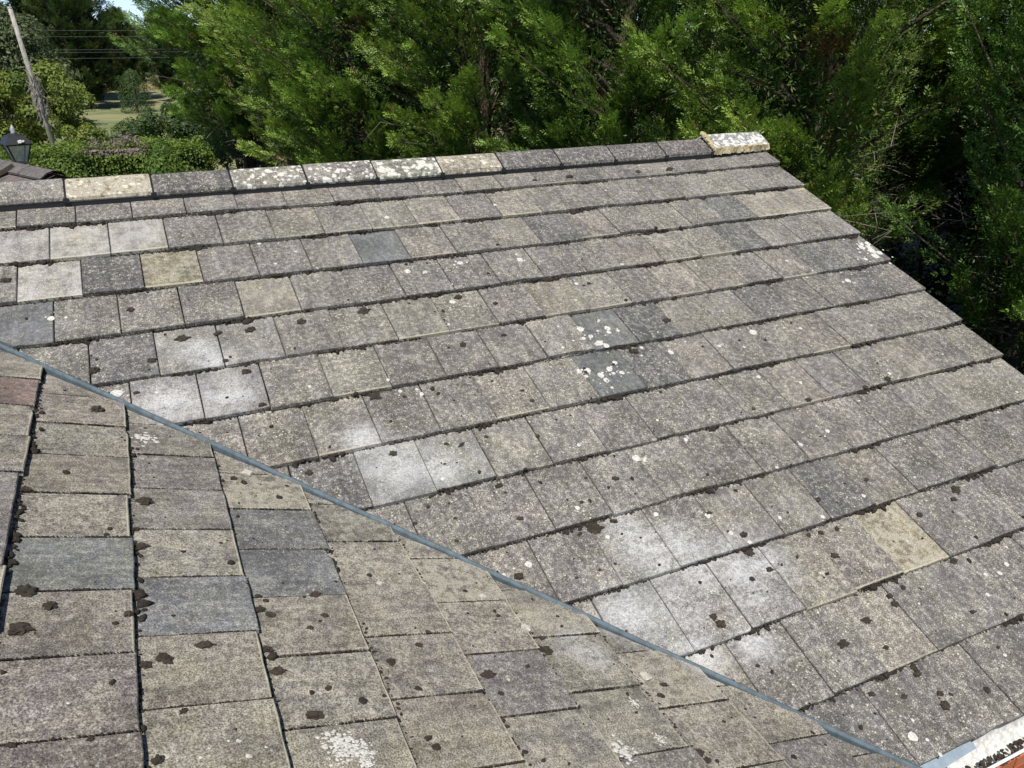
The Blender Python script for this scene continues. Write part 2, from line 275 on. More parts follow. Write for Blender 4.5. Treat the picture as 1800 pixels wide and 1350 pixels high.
def lichen_material(name, c0, c1):
    m, nd, lk, b = new_mat(name); g = N(nd, lk)
    geo = nd.new('ShaderNodeNewGeometry'); n1 = g.noise(geo.outputs['Position'], 90.0, 4, 0.7)
    lk.new(g.mix(g.ramp(n1, 0.3, 0.6), c0, c1), b.inputs['Base Color']); b.inputs['Roughness'].default_value = 0.95
    lk.new(g.bump(n1, 0.5, 0.003), b.inputs['Normal'])
    return m
def grass_material():
    m, nd, lk, b = new_mat('dry_summer_grass'); g = N(nd, lk)
    geo = nd.new('ShaderNodeNewGeometry'); P = geo.outputs['Position']
    a = g.noise(P, 0.22, 5, 0.65); d = g.noise(P, 9.0, 4, 0.7); e = g.noise(P, 1.7, 4, 0.6)
    c = g.mix(g.ramp(a, 0.38, 0.62), (0.125, 0.165, 0.060), (0.26, 0.25, 0.12))
    c = g.mix(g.math('MULTIPLY', g.ramp(e, 0.5, 0.68), 0.35), c, (0.32, 0.27, 0.17))
    c = g.mix(g.math('MULTIPLY', g.ramp(d, 0.45, 0.3), 0.5), c, (0.07, 0.085, 0.035))
    lk.new(c, b.inputs['Base Color']); b.inputs['Roughness'].default_value = 0.95
    lk.new(g.bump(d, 0.8, 0.05), b.inputs['Normal'])
    return m
def earth_material():
    m, nd, lk, b = new_mat('needle_litter_earth'); g = N(nd, lk)
    geo = nd.new('ShaderNodeNewGeometry'); P = geo.outputs['Position']
    d = g.noise(P, 24.0, 5, 0.75); e = g.noise(P, 2.0, 3)
    c = g.mix(g.ramp(d, 0.35, 0.7), (0.030, 0.022, 0.016), (0.095, 0.07, 0.05))
    c = g.mix(g.math('MULTIPLY', g.ramp(e, 0.5, 0.7), 0.5), c, (0.05, 0.06, 0.025))
    lk.new(c, b.inputs['Base Color']); b.inputs['Roughness'].default_value = 0.95
    lk.new(g.bump(d, 0.9, 0.03), b.inputs['Normal'])
    return m
def bark_material(name, c0, c1, sc=12.0):
    m, nd, lk, b = new_mat(name); g = N(nd, lk)
    tc = nd.new('ShaderNodeTexCoord'); mp = nd.new('ShaderNodeMapping'); mp.inputs['Scale'].default_value = (1, 1, 0.18)
    lk.new(tc.outputs['Object'], mp.inputs[0]); n1 = g.noise(mp.outputs[0], sc, 5, 0.7)
    lk.new(g.mix(g.ramp(n1, 0.35, 0.65), c0, c1), b.inputs['Base Color']); b.inputs['Roughness'].default_value = 0.9
    lk.new(g.bump(n1, 0.8, 0.02), b.inputs['Normal'])
    return m
def brick_material():
    m, nd, lk, b = new_mat('orange_red_brick'); g = N(nd, lk)
    tc = nd.new('ShaderNodeTexCoord'); oi = nd.new('ShaderNodeObjectInfo')
    geo = nd.new('ShaderNodeNewGeometry'); n1 = g.noise(geo.outputs['Position'], 70.0, 4, 0.7)
    c = g.mix(oi.outputs['Random'], (0.42, 0.115, 0.050), (0.52, 0.175, 0.075))
    c = g.mix(g.math('MULTIPLY', g.ramp(n1, 0.5, 0.75), 0.5), c, (0.28, 0.09, 0.05))
    lk.new(c, b.inputs['Base Color']); b.inputs['Roughness'].default_value = 0.9
    lk.new(g.bump(n1, 0.5, 0.004), b.inputs['Normal'])
    return m
def main_p(x, v, n):
    sag = 0.0167 * (1 - ((x - 1.0) / 3.2) ** 2)
    return Vector((x, -v * CT - n * ST, -v * ST + n * CT - sag))
NOX, NOZ = -1.6314, -0.5753
TH2 = math.radians(21.0); CT2, ST2 = math.cos(TH2), math.sin(TH2)      # the near slope lies a touch flatter
def near_p(y, a, n): return Vector((NOX + a * CT2 + n * ST2, y, NOZ - a * ST2 + n * CT2))
VT = -0.026                                # a course drops this much under the next
def top_n(d): return VT * (1 - d / GA)     # tile top, d metres below the butt above it
DUST = [(*main_p(x, v, -0.012), r) for x, v, r in DUST_MAIN] + [(*near_p(y, a, -0.012), r) for y, a, r in DUST_NEAR]

M_tile = tile_material('weathered_concrete_tile', False)
M_tile_d = tile_material('dusted_concrete_tile', True)
M_moss = moss_material()
M_clump = moss_material('moss_clump', 1.55)
M_lich = lichen_material('white_crust_lichen', (0.36, 0.35, 0.31), (0.62, 0.605, 0.56))
M_chip = lichen_material('broken_tile_chip', (0.40, 0.38, 0.33), (0.58, 0.55, 0.48))
M_under = plain('black_underlay', (0.02, 0.02, 0.02), 0.9)
M_valley = plain('blue_grey_valley_liner', (0.105, 0.140, 0.160), 0.40, 0.25, 30.0)
M_black = plain('black_plastic', (0.012, 0.012, 0.013), 0.5)
M_mortar = plain('cream_lichened_mortar', (0.46, 0.39, 0.24), 0.95, 0.40, 60.0, bump=0.7)
M_upvc = plain('white_upvc', (0.80, 0.81, 0.82), 0.35, 0.05, 8.0)
M_gut = plain('dirty_white_gutter', (0.62, 0.61, 0.58), 0.6, 0.30, 45.0)
M_joint = plain('pale_brick_mortar', (0.55, 0.46, 0.34), 0.95, 0.2, 60.0, bump=0.4)
M_brick = brick_material()
M_grass = grass_material()
M_earth = earth_material()

# ================================================================ SETTING: ground
def sheet(name, x0, x1, y0, y1, z, mat, nx=1, ny=1, amp=0.0):
    V = []; F = []
    for j in range(ny + 1):
        for i in range(nx + 1):
            V.append((x0 + (x1 - x0) * i / nx, y0 + (y1 - y0) * j / ny, z + (rng.uniform(-amp, amp))))
    for j in range(ny):
        for i in range(nx):
            a = j * (nx + 1) + i; F.append((a, a + 1, a + nx + 2, a + nx + 1))
    o = obj(name, mesh_pd(name, V, F, mat)); tag(o, kind='structure'); return o
sheet('ground', -900, 900, -200, 1500, GZ, M_grass)
sheet('earth_bed', -1.5, 26, -9, 22.0, GZ + 0.012, M_earth, 40, 40, 0.008)

# ================================================================ HOUSE
house = empty('house', (0, 0, GZ))
tag(house, 'low house with two lichened grey concrete-tiled roof slopes meeting in a valley', 'house')
H0 = Vector((0, 0, -GZ))
def part(mb, name, mat, parent=house, smooth=False):
    o = mb.build(name, mat, parent, smooth)
    if parent is house: o.location = H0
    return o
KV, VX0 = 0.9688, -1.5941
VK = math.sqrt(1 + KV ** 2)
def vs(p): return (p.y + 1.450 + KV * (p.x - VX0)) / VK    # signed plan distance from the valley line
def vy(x): return -1.450 - KV * (x - VX0)
def vx(y): return VX0 - (y + 1.450) / KV
EAVE_V, EAVE_A = 4.475, 3.10
# walls
mb = MB(); mb.box(-2.9, 3.50, -3.942, 3.6, GZ, -1.72); mb.box(-7.0, 1.05, -9.0, -3.92, GZ, -1.95)
V = [(3.50, -3.90, -1.72), (3.50, 0.0, -0.16), (3.50, 3.6, -1.6), (3.30, -3.90, -1.72), (3.30, 0.0, -0.16), (3.30, 3.6, -1.6)]
mb.add(V, [(0, 1, 2), (3, 5, 4), (0, 3, 4, 1), (1, 4, 5, 2), (0, 2, 5, 3)])
wall = part(mb, 'wall', M_joint)
bw, bh, bd = 0.215, 0.065, 0.10
bm_brick = MB(); bm_brick.box(-bw/2, bw/2, -bd/2, bd/2, -bh/2, bh/2)
me_brick = mesh_pd('brick', bm_brick.V, bm_brick.F, M_brick)
for r in range(16):
    for k in range(7):
        x = 2.26 + k * 0.225 + (0.1125 if r % 2 else 0.0)
        if x > 3.5: continue
        o = obj('brick', me_brick, wall, (x + rng.uniform(-.002, .002), -3.902 + rng.uniform(-.002, .002), -1.86 - r * 0.075))
mb = MB(); mb.box(1.30, 2.13, -3.965, -3.905, -2.75, -1.80); part(mb, 'window_frame', M_upvc)
# decks under the tiles
mb = MB()
mb.add([main_p(-3.1, 0, -.06), main_p(3.66, 0, -.06), main_p(3.66, EAVE_V - .05, -.06), main_p(vx(-(EAVE_V - .05) * CT), EAVE_V - .05, -.06)], [(0, 3, 2, 1)])
slope_main = part(mb, 'roof_slope', M_under); slope_main['label'] = 'far grey tiled slope below the ridge'
mb = MB()
AR = (-3.1 - NOX) / CT
mb.add([near_p(vy(-3.1), AR, -.06), near_p(-9, AR, -.06), near_p(-9, EAVE_A - .04, -.06), near_p(vy(NOX + (EAVE_A - .04) * CT), EAVE_A - .04, -.06)], [(0, 1, 2, 3)])
slope_near = part(mb, 'roof_slope', M_under); slope_near['label'] = 'near tiled slope in the lower left, buff with lichen'
# the slopes out of sight behind the crests
mb = MB(); mb.add([(-6.4, 0.01, -0.03), (3.7, 0.01, -0.03), (3.7, 4.2, -1.70), (-6.4, 4.2, -1.70)], [(0, 1, 2, 3)])
mb.add([(-3.1, 0.0, -.03), (-3.1, -9, -.03), (-7.2, -9, -1.66), (-7.2, 0.0, -1.66)], [(0, 1, 2, 3)])
part(mb, 'rear_slope', plain('grey_tile_plain', (0.16, 0.15, 0.14), 0.9, 0.3, 12.0))

# ---------------- tiles
TT = 0.0235
TILE_M = []; GRID_MAIN = []; GRID_NEAR = []
def tile_geo(w, r, chip=None):
    h0, h1 = -GA / 2, GA / 2 + 0.075; a = w / 2 - r.uniform(0.0010, 0.0026)
    j = lambda s=0.0013: r.uniform(-s, s)
    bot = [(-a + 2 * a * k / 4, h0 + j(0.0016)) for k in range(5)]
    out = bot + [(a + j(0.0008), 0.0), (a, h1), (-a, h1), (-a + j(0.0008), 0.02)]
    if chip is not None:
        k, d = chip; p = out[k]; out[k] = (p[0] * (1 - d / a * 0.4), p[1] + d)
    n = len(out)
    ins = []
    for (x, y) in out:
        ins.append((x - math.copysign(0.0032, x) if abs(x) > a * 0.9 else x, y + 0.0035 if y < 0 and y < h0 + 0.02 else y))
    V = [(x, y, j(0.0006)) for x, y in ins] + [(x, y, -0.0035 + j(0.001)) for x, y in out] + [(x, y, -TT) for x, y in out]
    F = [tuple(range(n))]
    for L in (0, 1):
        for i in range(n): F.append((L*n + i, (L+1)*n + i, (L+1)*n + (i+1) % n, L*n + (i+1) % n))
    F.append(tuple(2*n + i for i in range(n))[::-1])
    return V, F
tile_cache = {}
def tile_mesh(w, k):
    key = (round(w, 3), k)
    if key not in tile_cache:
        r = random.Random(k * 131 + int(w * 1000)); chip = None
        if k % 5 == 3: chip = (r.choice((0, 4, 2)), r.uniform(0.006, 0.014))
        tile_cache[key] = mesh_pd('roof_tile', *tile_geo(w, r, chip), M_tile)
    return tile_cache[key]
DEL = math.asin(-VT / GA)
def place_tile(P, center_uv, ax, up, nn, w, seed, parent, cut=None):
    """P: butt-centre point of the tile top; up/nn: slope axes"""
    r = random.Random(seed)
    upl = up * math.cos(DEL + r.gauss(0, 0.0035)) - nn * math.sin(DEL)
    upl.normalize(); yaw = r.gauss(0, 0.0028); roll = r.gauss(0, 0.0065)
    x = (ax * math.cos(yaw) + upl * math.sin(yaw)).normalized(); x = (x + nn * roll).normalized()
    z = x.cross(upl).normalized(); y = z.cross(x)
    o0 = P + y * (GA / 2) + nn * r.gauss(0, 0.0020) + upl * r.gauss(0, 0.0032)
    M = Matrix(((x.x, y.x, z.x, o0.x), (x.y, y.y, z.y, o0.y), (x.z, y.z, z.z, o0.z), (0, 0, 0, 1)))
    me = tile_mesh(w, r.randrange(10))
    if cut is not None:
        pts = [M @ v.co for v in me.vertices]
        s = [vs(p) * cut[0] - cut[1] for p in pts]
        if max(s) < 0.012: return None
        if min(s) < 0:
            bm = bmesh.new(); bm.from_mesh(me)
            nrm = Vector((KV, 1.0, 0)) / VK * cut[0]
            p0 = Vector((VX0, -1.450, 0)) + nrm * (cut[1] + r.gauss(0, 0.0025))
            Mi = M.inverted()
            bmesh.ops.bisect_plane(bm, geom=bm.verts[:] + bm.edges[:] + bm.faces[:], plane_co=Mi @ p0, plane_no=(M.to_3x3().transposed() @ nrm), clear_inner=True)
            ed = [e for e in bm.edges if e.is_boundary]
            if ed: bmesh.ops.holes_fill(bm, edges=ed)
            if len(bm.faces) < 3: bm.free(); return None
            me = bpy.data.meshes.new('roof_tile'); bm.to_mesh(me); bm.free(); me.materials.append(M_tile)
    o = bpy.data.objects.new('roof_tile', me); col.objects.link(o); o.parent = parent
    o.matrix_parent_inverse = Matrix.Identity(4)
    o.matrix_basis = M
    TILE_M.append(M)
    cc = M.translation
    if any((cc - Vector(d[:3])).length < d[3] * 1.3 + 0.25 for d in DUST):
        o.material_slots[0].link = 'OBJECT'; o.material_slots[0].material = M_tile_d
    return o
def jit(c, r, s=0.06): return tuple(max(0.01, x * (1 + r.gauss(0, s))) for x in c)
def look(o, kind, seed, w=TW):
    r = random.Random(seed * 7 + 3)
    L = {  # base colour, buff, white, pale, grain
        'main':   ((0.158, 0.151, 0.142), 0.22, 0.42, 0.0, 1.0), 'mainp': ((0.150, 0.142, 0.137), 0.12, 0.45, 0.0, 1.0),
        'mainb':  ((0.170, 0.161, 0.145), 0.36, 0.38, 0.0, 1.0), 'dark': ((0.112, 0.111, 0.112), 0.05, 0.48, 0.0, 0.9),
        'slate':  ((0.108, 0.115, 0.121), 0.03, 0.12, 0.0, 0.55), 'yellow': ((0.250, 0.226, 0.162), 0.68, 0.12, 0.0, 1.0),
        'buff':   ((0.205, 0.192, 0.165), 0.48, 0.16, 0.0, 0.9), 'pale': ((0.235, 0.226, 0.212), 0.50, 0.25, 0.48, 0.6),
        'pale2':  ((0.185, 0.182, 0.178), 0.15, 0.34, 0.20, 0.75),
        'near':   ((0.222, 0.205, 0.174), 0.60, 0.16, 0.0, 1.0), 'nearg': ((0.206, 0.193, 0.170), 0.46, 0.14, 0.0, 1.0),
        'blue':   ((0.142, 0.147, 0.151), 0.06, 0.20, 0.0, 0.75), 'purple': ((0.178, 0.168, 0.162), 0.16, 0.20, 0.0, 0.9),
        'red':    ((0.155, 0.112, 0.104), 0.05, 0.05, 0.0, 0.8), 'red2': ((0.170, 0.150, 0.143), 0.14, 0.20, 0.0, 1.0)}
    c, bu, wh, pa, gr = L[kind]
    f = 1 + r.gauss(0, 0.075)
    o.color = (*(x * f for x in jit(c, r, 0.010)), 1.0)
    o['buff'] = max(0.0, bu * r.uniform(0.7, 1.3)); o['white'] = max(0.0, wh * r.uniform(0.6, 1.35)); o['pale'] = pa; o['grain'] = gr; o['hw'] = w / 2
    nm = {'slate': 'smooth blue-grey tile', 'yellow': 'yellow lichened tile', 'pale': 'pale tile with cream edges', 'blue': 'blue-grey tile', 'red': 'dark red tile', 'dark': 'charcoal tile'}.get(kind)
    if nm: o['label'] = nm
def nearest(spec, u, v, rect):
    for k, su, sv in spec:
        if rect[0] <= su < rect[1] and rect[2] <= sv < rect[3]: return k
    return None
VC = [0.355, 0.688, 1.027, 1.367, 1.706, 2.043, 2.392, 2.727, 3.080, 3.423, 3.781, 4.133, EAVE_V]
AX, UP, NN = Vector((1, 0, 0)), Vector((0, CT, ST)), Vector((0, -ST, CT))
seed = 0
for ci, vb in enumerate(VC):
    odd = (ci + 1) % 2 == 1
    base = 0.040 if odd else 0.196
    js = [base + k * TW for k in range(-13, 14)]
    js = [j for j in js if j < VERGE - 0.14] + [VERGE]
    js = [j for k, j in enumerate(js)]
    if odd: js = js[:-2] + [VERGE]            # tile-and-a-half at the verge
    for k in range(len(js) - 1):
        x0, x1 = js[k], js[k+1]; w = x1 - x0
        if x1 < -3.2: continue
        seed += 1; r = random.Random(seed)
        vtip = vb + r.gauss(0, 0.002)
        P = main_p((x0 + x1) / 2, vtip, 0)
        # follow the sag of the rafters
        sl = (main_p(x1, 0, 0).z - main_p(x0, 0, 0).z) / w
        ax = Vector((1, 0, sl)).normalized()
        o = place_tile(P, None, ax, UP, NN, w - 0.001, seed, slope_main, cut=(1, 0.0125))
        if o is None: continue
        GRID_MAIN.append((x0, x1, vb - GA - 0.01, vb, TILE_M[-1]))
        kind = nearest(SPEC_MAIN, 0, 0, (x0, x1, vb - GA, vb)) or r.choices(('main', 'mainp', 'mainb', 'dark'), (5, 3.5, 3, 0.35))[0]
        look(o, kind, seed, w)
        if odd and k == len(js) - 2 and ci == 4: look(o, 'dark', seed, w)
AX2, UP2, NN2 = Vector((0, 1, 0)), Vector((-CT2, 0, ST2)), Vector((ST2, 0, CT2))
AC = {0: -0.004, 1: 0.345, 2: 0.690, 3: 1.033, 4: 1.365, 5: 1.694, 6: 2.030, 7: 2.385, 8: 2.735, 9: EAVE_A}
for i in range(-4, 10):
    ab = AC.get(i, i * 0.345)
    base = -3.077 if i % 2 == 0 else -3.172
    for k in range(-9, 11):
        y0 = base + k * TW; y1 = y0 + TW
        if y1 < -5.4: continue
        seed += 1; r = random.Random(seed)
        P = near_p((y0 + y1) / 2, ab + r.gauss(0, 0.003), 0)
        o = place_tile(P, None, AX2, UP2, NN2, TW - 0.0045, seed, slope_near, cut=(-1, 0.019))
        if o is None: continue
        GRID_NEAR.append((y0, y1, ab - GA - 0.01, ab, TILE_M[-1]))
        kind = None
        for kk, sy, sa in SPEC_NEAR:
            if y0 <= sy < y1 and ab - GA <= sa < ab: kind = kk
        look(o, kind or r.choices(('near', 'nearg', 'purple'), (5, 4, 0.5 if i > 0 else 4))[0], seed)

# ---------------- valley liner with its raised middle bar
mb = MB()
vd = Vector((1, -KV, 0)) / VK; vn = Vector((KV, 1, 0)) / VK
def vpt(x): return Vector((x, vy(x), vy(x) * math.tan(TH) - 0.017))
A = vpt(-3.05); Bp = vpt(1.30)
prof = [vn * -0.16 + Vector((0, 0, -0.075)), vn * -0.034 + Vector((0, 0, -0.095)), vn * -0.0135 + Vector((0, 0, -0.095)), vn * -0.0120 + Vector((0, 0, 0.004)),
        vn * -0.008 + Vector((0, 0, 0.0105)), vn * -0.002 + Vector((0, 0, 0.0130)), vn * 0.005 + Vector((0, 0, 0.0115)), vn * 0.0095 + Vector((0, 0, 0.005)), vn * 0.0105 + Vector((0, 0, -0.060)), vn * 0.16 + Vector((0, 0, -0.035))]
for k in range(30):
    wj = lambda q: A.lerp(Bp, q / 30) + vn * (0.0014 * math.sin(q * 2.3) + 0.001 * math.sin(q * 5.1)) + Vector((0, 0, 0.002 * math.sin(q * 1.7 + 1)))
    mb.extrude(prof, wj(k), wj(k + 1))
part(mb, 'valley_trough', M_valley)
# tray that carries the blue-grey liner out over the gutter at the foot of the valley
mb = MB()
e0 = main_p(1.20, EAVE_V + 0.0, -.028); mb.add([main_p(1.22, EAVE_V - .05, -.03), main_p(1.55, EAVE_V - .05, -.03), main_p(1.53, EAVE_V + .030, -.032), main_p(1.24, EAVE_V + .045, -.033)], [(0, 3, 2, 1)])
part(mb, 'eaves_tray', plain('pale_blue_grey_tray', (0.25, 0.31, 0.36), 0.5, 0.15, 30.0))

# ---------------- ridge
RX = [-2.88, -2.415, -1.948, -1.480, -1.010, -0.550, -0.088, 0.375, 0.840, 1.305, 1.775, 2.243, 2.710, 3.175, 3.735]
rk = ['main', 'main', 'main', 'ryel', 'rdark', 'rwhite', 'rwhite', 'rwhite', 'rpale', 'rdark', 'rdark', 'rdark', 'rdark', 'rend']
def ridge_prof(dz=0.0):
    # half angle ridge with a rounded crest, front leg to rear leg (y, z)
    return [(-0.165, -0.044 + dz), (-0.163, -0.026 + dz), (-0.115, 0.004 + dz), (-0.060, 0.030 + dz), (-0.030, 0.046 + dz), (-0.010, 0.053 + dz), (0.010, 0.053 + dz),
            (0.030, 0.046 + dz), (0.060, 0.030 + dz), (0.115, 0.004 + dz), (0.163, -0.026 + dz), (0.165, -0.044 + dz)]
mb = MB()     # black ventilated strip under the ridge tiles
for s in (-1, 1):
    mb.box(-3.0, 3.17, *sorted((s * 0.135, s * 0.157)), -0.110, -0.040)
ridge = part(mb, 'ridge_vent_strip', M_black)
for k in range(14):
    x0, x1 = RX[k], RX[k+1]; r = random.Random(900 + k)
    g0 = 0.006 if k < 13 else 0.004
    pr = ridge_prof(0.024 if k == 13 else r.gauss(0, 0.0015)); n = len(pr)
    L = (x1 - x0) / 2 - g0; nx = 6; V = []; F = []
    for i in range(nx + 1):
        x = -L + 2 * L * i / nx
        for (y, z) in pr: V.append((x, y * (1 + r.gauss(0, 0.003)), z + r.gauss(0, 0.0007)))
    for i in range(nx + 1):
        x = -L + 2 * L * i / nx
        for (y, z) in pr: V.append((x, y * 0.92, z - 0.017))
    m2 = (nx + 1) * n
    for i in range(nx):
        for q in range(n - 1):
            F.append((i*n+q, (i+1)*n+q, (i+1)*n+q+1, i*n+q+1)); F.append((m2+i*n+q, m2+i*n+q+1, m2+(i+1)*n+q+1, m2+(i+1)*n+q))
        F.append((i*n, m2+i*n, m2+(i+1)*n, (i+1)*n)); F.append((i*n+n-1, (i+1)*n+n-1, m2+(i+1)*n+n-1, m2+i*n+n-1))
    for i, flip in ((0, False), (nx, True)):
        for q in range(n - 1):
            f = (i*n+q, i*n+q+1, m2+i*n+q+1, m2+i*n+q); F.append(f if not flip else f[::-1])
    sagz = main_p((x0+x1)/2, 0, 0).z
    me = mesh_pd('ridge_tile', V, F, M_tile)
    o = obj('ridge_tile', me, ridge, ((x0 + x1) / 2, r.gauss(0, 0.002), sagz))
    RL = {'main': ((0.17, 0.16, 0.15), 0.1, 0.62), 'ryel': ((0.27, 0.235, 0.15), 0.85, 0.80), 'rdark': ((0.098, 0.094, 0.093), 0.05, 0.55),
          'rwhite': ((0.19, 0.185, 0.165), 0.25, 0.98), 'rpale': ((0.24, 0.225, 0.175), 0.62, 0.76), 'rend': ((0.24, 0.24, 0.24), 0.0, 1.06)}[rk[k]]
    o.color = (*jit(RL[0], r, 0.02), 1); o['buff'] = RL[1]; o['white'] = RL[2] * r.uniform(0.92, 1.08); o['pale'] = 0.0; o['grain'] = 1.0; o['hw'] = 9.0
    nm = {'ryel': 'ridge tile coated in yellow lichen', 'rdark': 'dark ridge tile', 'rwhite': 'ridge tile crusted with pale lichen', 'rpale': 'pale yellowish ridge tile', 'rend': 'whitened end ridge tile bedded in mortar'}.get(rk[k])
    if nm: o['label'] = nm
    if k < 13:     # black union clip in the joint after this tile
        cb = MB(); pc = [(y * 0.985, z - 0.006) for y, z in ridge_prof()]
        cb.extrude([Vector((0, y, z)) for y, z in pc], Vector((-0.013, 0, 0)), Vector((0.013, 0, 0)))
        cb.box(-0.015, 0.015, -0.173, -0.150, -0.056, -0.030); cb.box(-0.010, 0.010, -0.012, 0.012, 0.048, 0.056)
        c = cb.build('union_clip', M_black, ridge); c.location = (x1, 0, sagz)
        if k == 12:
            c.location = (x1 - 0.02, 0, sagz)
# bedding mortar at the gable end of the ridge
mb = MB(); r = random.Random(5)
def lumpy(pts, w, h, n=14):
    for k in range(n):
        t = k / (n - 1); p = pts[0].lerp(pts[1], t)
        s = r.uniform(0.8, 1.2)
        M = Matrix.Translation(p) @ Euler((r.uniform(-.3, .3), r.uniform(-.3, .3), r.uniform(-.3, .3))).to_matrix().to_4x4()
        d = (pts[1] - pts[0]).length / n * 0.8
        mb.box(-d, d, -w * s, w * s, -h * s, h * s, M)
lumpy((Vector((3.185, -0.164, -0.036)), Vector((3.715, -0.160, -0.032))), 0.012, 0.026, 24)
for (a, b2) in (((-.166, -.020), (-.06, .048)), ((-.06, .048), (0, .078))):
    p0, p1 = Vector((3.168, a[0], a[1])), Vector((3.168, b2[0], b2[1]))
    for k in range(9):
        p = p0.lerp(p1, k / 8); M = Matrix.Translation(p) @ Euler((r.uniform(-1, 1), r.uniform(-1, 1), r.uniform(-1, 1))).to_matrix().to_4x4()
        s = r.uniform(0.009, 0.016); mb.box(-s * 1.3, s * 1.3, -s, s, -s, s * 0.8, M)
mb.box(3.69, 3.728, -0.150, 0.150, -0.075, -0.02)
part(mb, 'ridge_mortar', M_mortar)
# verge: mortar bedding showing under each tile tip
mb = MB()
for vb in VC:
    M = Matrix.Translation(main_p(VERGE - 0.040, vb - 0.15, -0.042))
    R3 = Matrix(((1, 0, 0), (0, CT, -ST), (0, ST, CT))).to_4x4()
    mb.box(-0.045, 0.030, -0.146, 0.17, -0.035, 0.014, M @ R3)
part(mb, 'verge_mortar', M_mortar)
mb = MB()
M = Matrix.Translation(main_p(3.66, 2.2, -0.11)) @ Matrix(((1, 0, 0), (0, CT, -ST), (0, ST, CT))).to_4x4()
mb.box(-0.02, 0.015, -2.2, 2.2, -0.10, 0.03, M); part(mb, 'barge_board', M_upvc)
# ---------------- gutter and fascia
mb = MB()
ge = main_p(0, EAVE_V, 0); gy, gz = ge.y, ge.z
mb.box(1.10, 3.66, gy + 0.045, gy + 0.065, gz - 0.26, gz - 0.075); part(mb, 'fascia_board', M_upvc)
gutter_o = MB(); pr = []
for k in range(13):
    t = math.pi * k / 12; pr.append(Vector((0, -0.056 * math.cos(t) + gy - 0.020, -0.062 * math.sin(t) + gz - 0.092)))
pr = [pr[0] + Vector((0, -0.006, 0.004))] + pr + [pr[-1] + Vector((0, 0.004, 0.024))]
inn = [p + Vector((0, 0, 0.004)) for p in pr]
gutter_o.extrude(pr, Vector((1.30, 0, 0)), Vector((3.70, 0, 0))); gutter_o.extrude(inn[::-1], Vector((1.30, 0, 0)), Vector((3.70, 0, 0)))
gutter = part(gutter_o, 'gutter', M_gut, smooth=True)
mb = MB(); mb.tube([(1.30, gy - 0.080, gz - 0.088), (3.70, gy - 0.080, gz - 0.088)], 0.0065, 8); mb.build('gutter_rim', M_upvc, gutter, True)
mb = MB(); pr2 = [Vector((p.x, (p.y - gy) * 0.98 + gy, p.z)) for p in pr]
near_g = MB(); gx = NOX + EAVE_A * CT
nz = NOZ - EAVE_A * ST
near_g.extrude([Vector((0.058 - 0.056 * math.cos(math.pi * k / 10) + gx, 0, -0.062 * math.sin(math.pi * k / 10) + nz - 0.08)) for k in range(11)], Vector((0, -9, 0)), Vector((0, gy - 0.09, 0)))
part(near_g, 'gutter', M_gut, smooth=True)
# ================================================================ MOSS AND LICHEN ON THE TILES
ICO = bmesh.new(); bmesh.ops.create_icosphere(ICO, subdivisions=1, radius=1.0)
ICO_V = np.array([v.co[:] for v in ICO.verts]); ICO_F = np.array([[v.index for v in f.verts] for f in ICO.faces]); ICO.free()
def course_above(v, L):                      # butt of the course that the point at v lies below
    b = [c for c in L if c < v]
    return b[-1] if b else 0.0
VCL = VC; ACL = [AC.get(i, i * 0.345) for i in range(-4, 10)]
def on_tile(P, nn, u, v, grid, lift):
    """drop the point onto the top face of the tile that is really there (the upper of two that overlap)"""
    best = None
    for u0, u1, v0, v1, M in grid:
        if u0 <= u < u1 and v0 <= v < v1 + 0.004:
            z = M.col[2].to_3d(); t = z.dot(M.translation - P) / z.dot(nn); best = t if best is None else max(best, t)
    return P + nn * ((best if best is not None else 0.0) + lift)
def surf_main(x, v, lift=0.0):
    d = v - (course_above(v, VCL)); P = main_p(x, v, top_n(min(d, GA)))
    return on_tile(P, NN, x, v, GRID_MAIN, lift)
def surf_near(y, a, lift=0.0):
    d = a - (course_above(a, ACL)); P = near_p(y, a, top_n(min(d, GA)))
    return on_tile(P, NN2, y, a, GRID_NEAR, lift)
def blobs(centers, sizes, normals, name, mat):
    """many small squashed lumps as one mesh"""
    n = len(centers); k = len(ICO_V)
    V = ICO_V[None] * (1 + nrg.normal(0, 0.22, (n, k, 1)))
    V = V * sizes[:, None, :]
    C = np.array(centers)
    # orient z to the slope normal (two slopes only)
    out = np.empty_like(V)
    for key in set(normals):
        idx = np.array([i for i, q in enumerate(normals) if q == key])
        R = np.array(((1, 0, 0), (0, CT, -ST), (0, ST, CT))) if key == 'm' else np.array(((CT2, 0, ST2), (0, 1, 0), (-ST2, 0, CT2)))
        a = nrg.uniform(0, 6.28, len(idx)); ca, sa = np.cos(a), np.sin(a)
        L = V[idx].copy(); x = L[..., 0] * ca[:, None] - L[..., 1] * sa[:, None]; y = L[..., 0] * sa[:, None] + L[..., 1] * ca[:, None]
        L[..., 0] = x; L[..., 1] = y
        out[idx] = L @ R.T
    out += C[:, None]
    F = (ICO_F[None] + (np.arange(n) * k)[:, None, None]).reshape(-1, 3)
    return obj(name, mesh_np(name, out.reshape(-1, 3), F, mat, 3))
cs, sz, nr = [], [], []
r = random.Random(41)
def nz1(t, ph): return 0.5 + 0.25 * math.sin(t * 7.3 + ph) + 0.18 * math.sin(t * 17.1 + ph * 2.3) + 0.12 * math.sin(t * 41.0 + ph * 1.7)
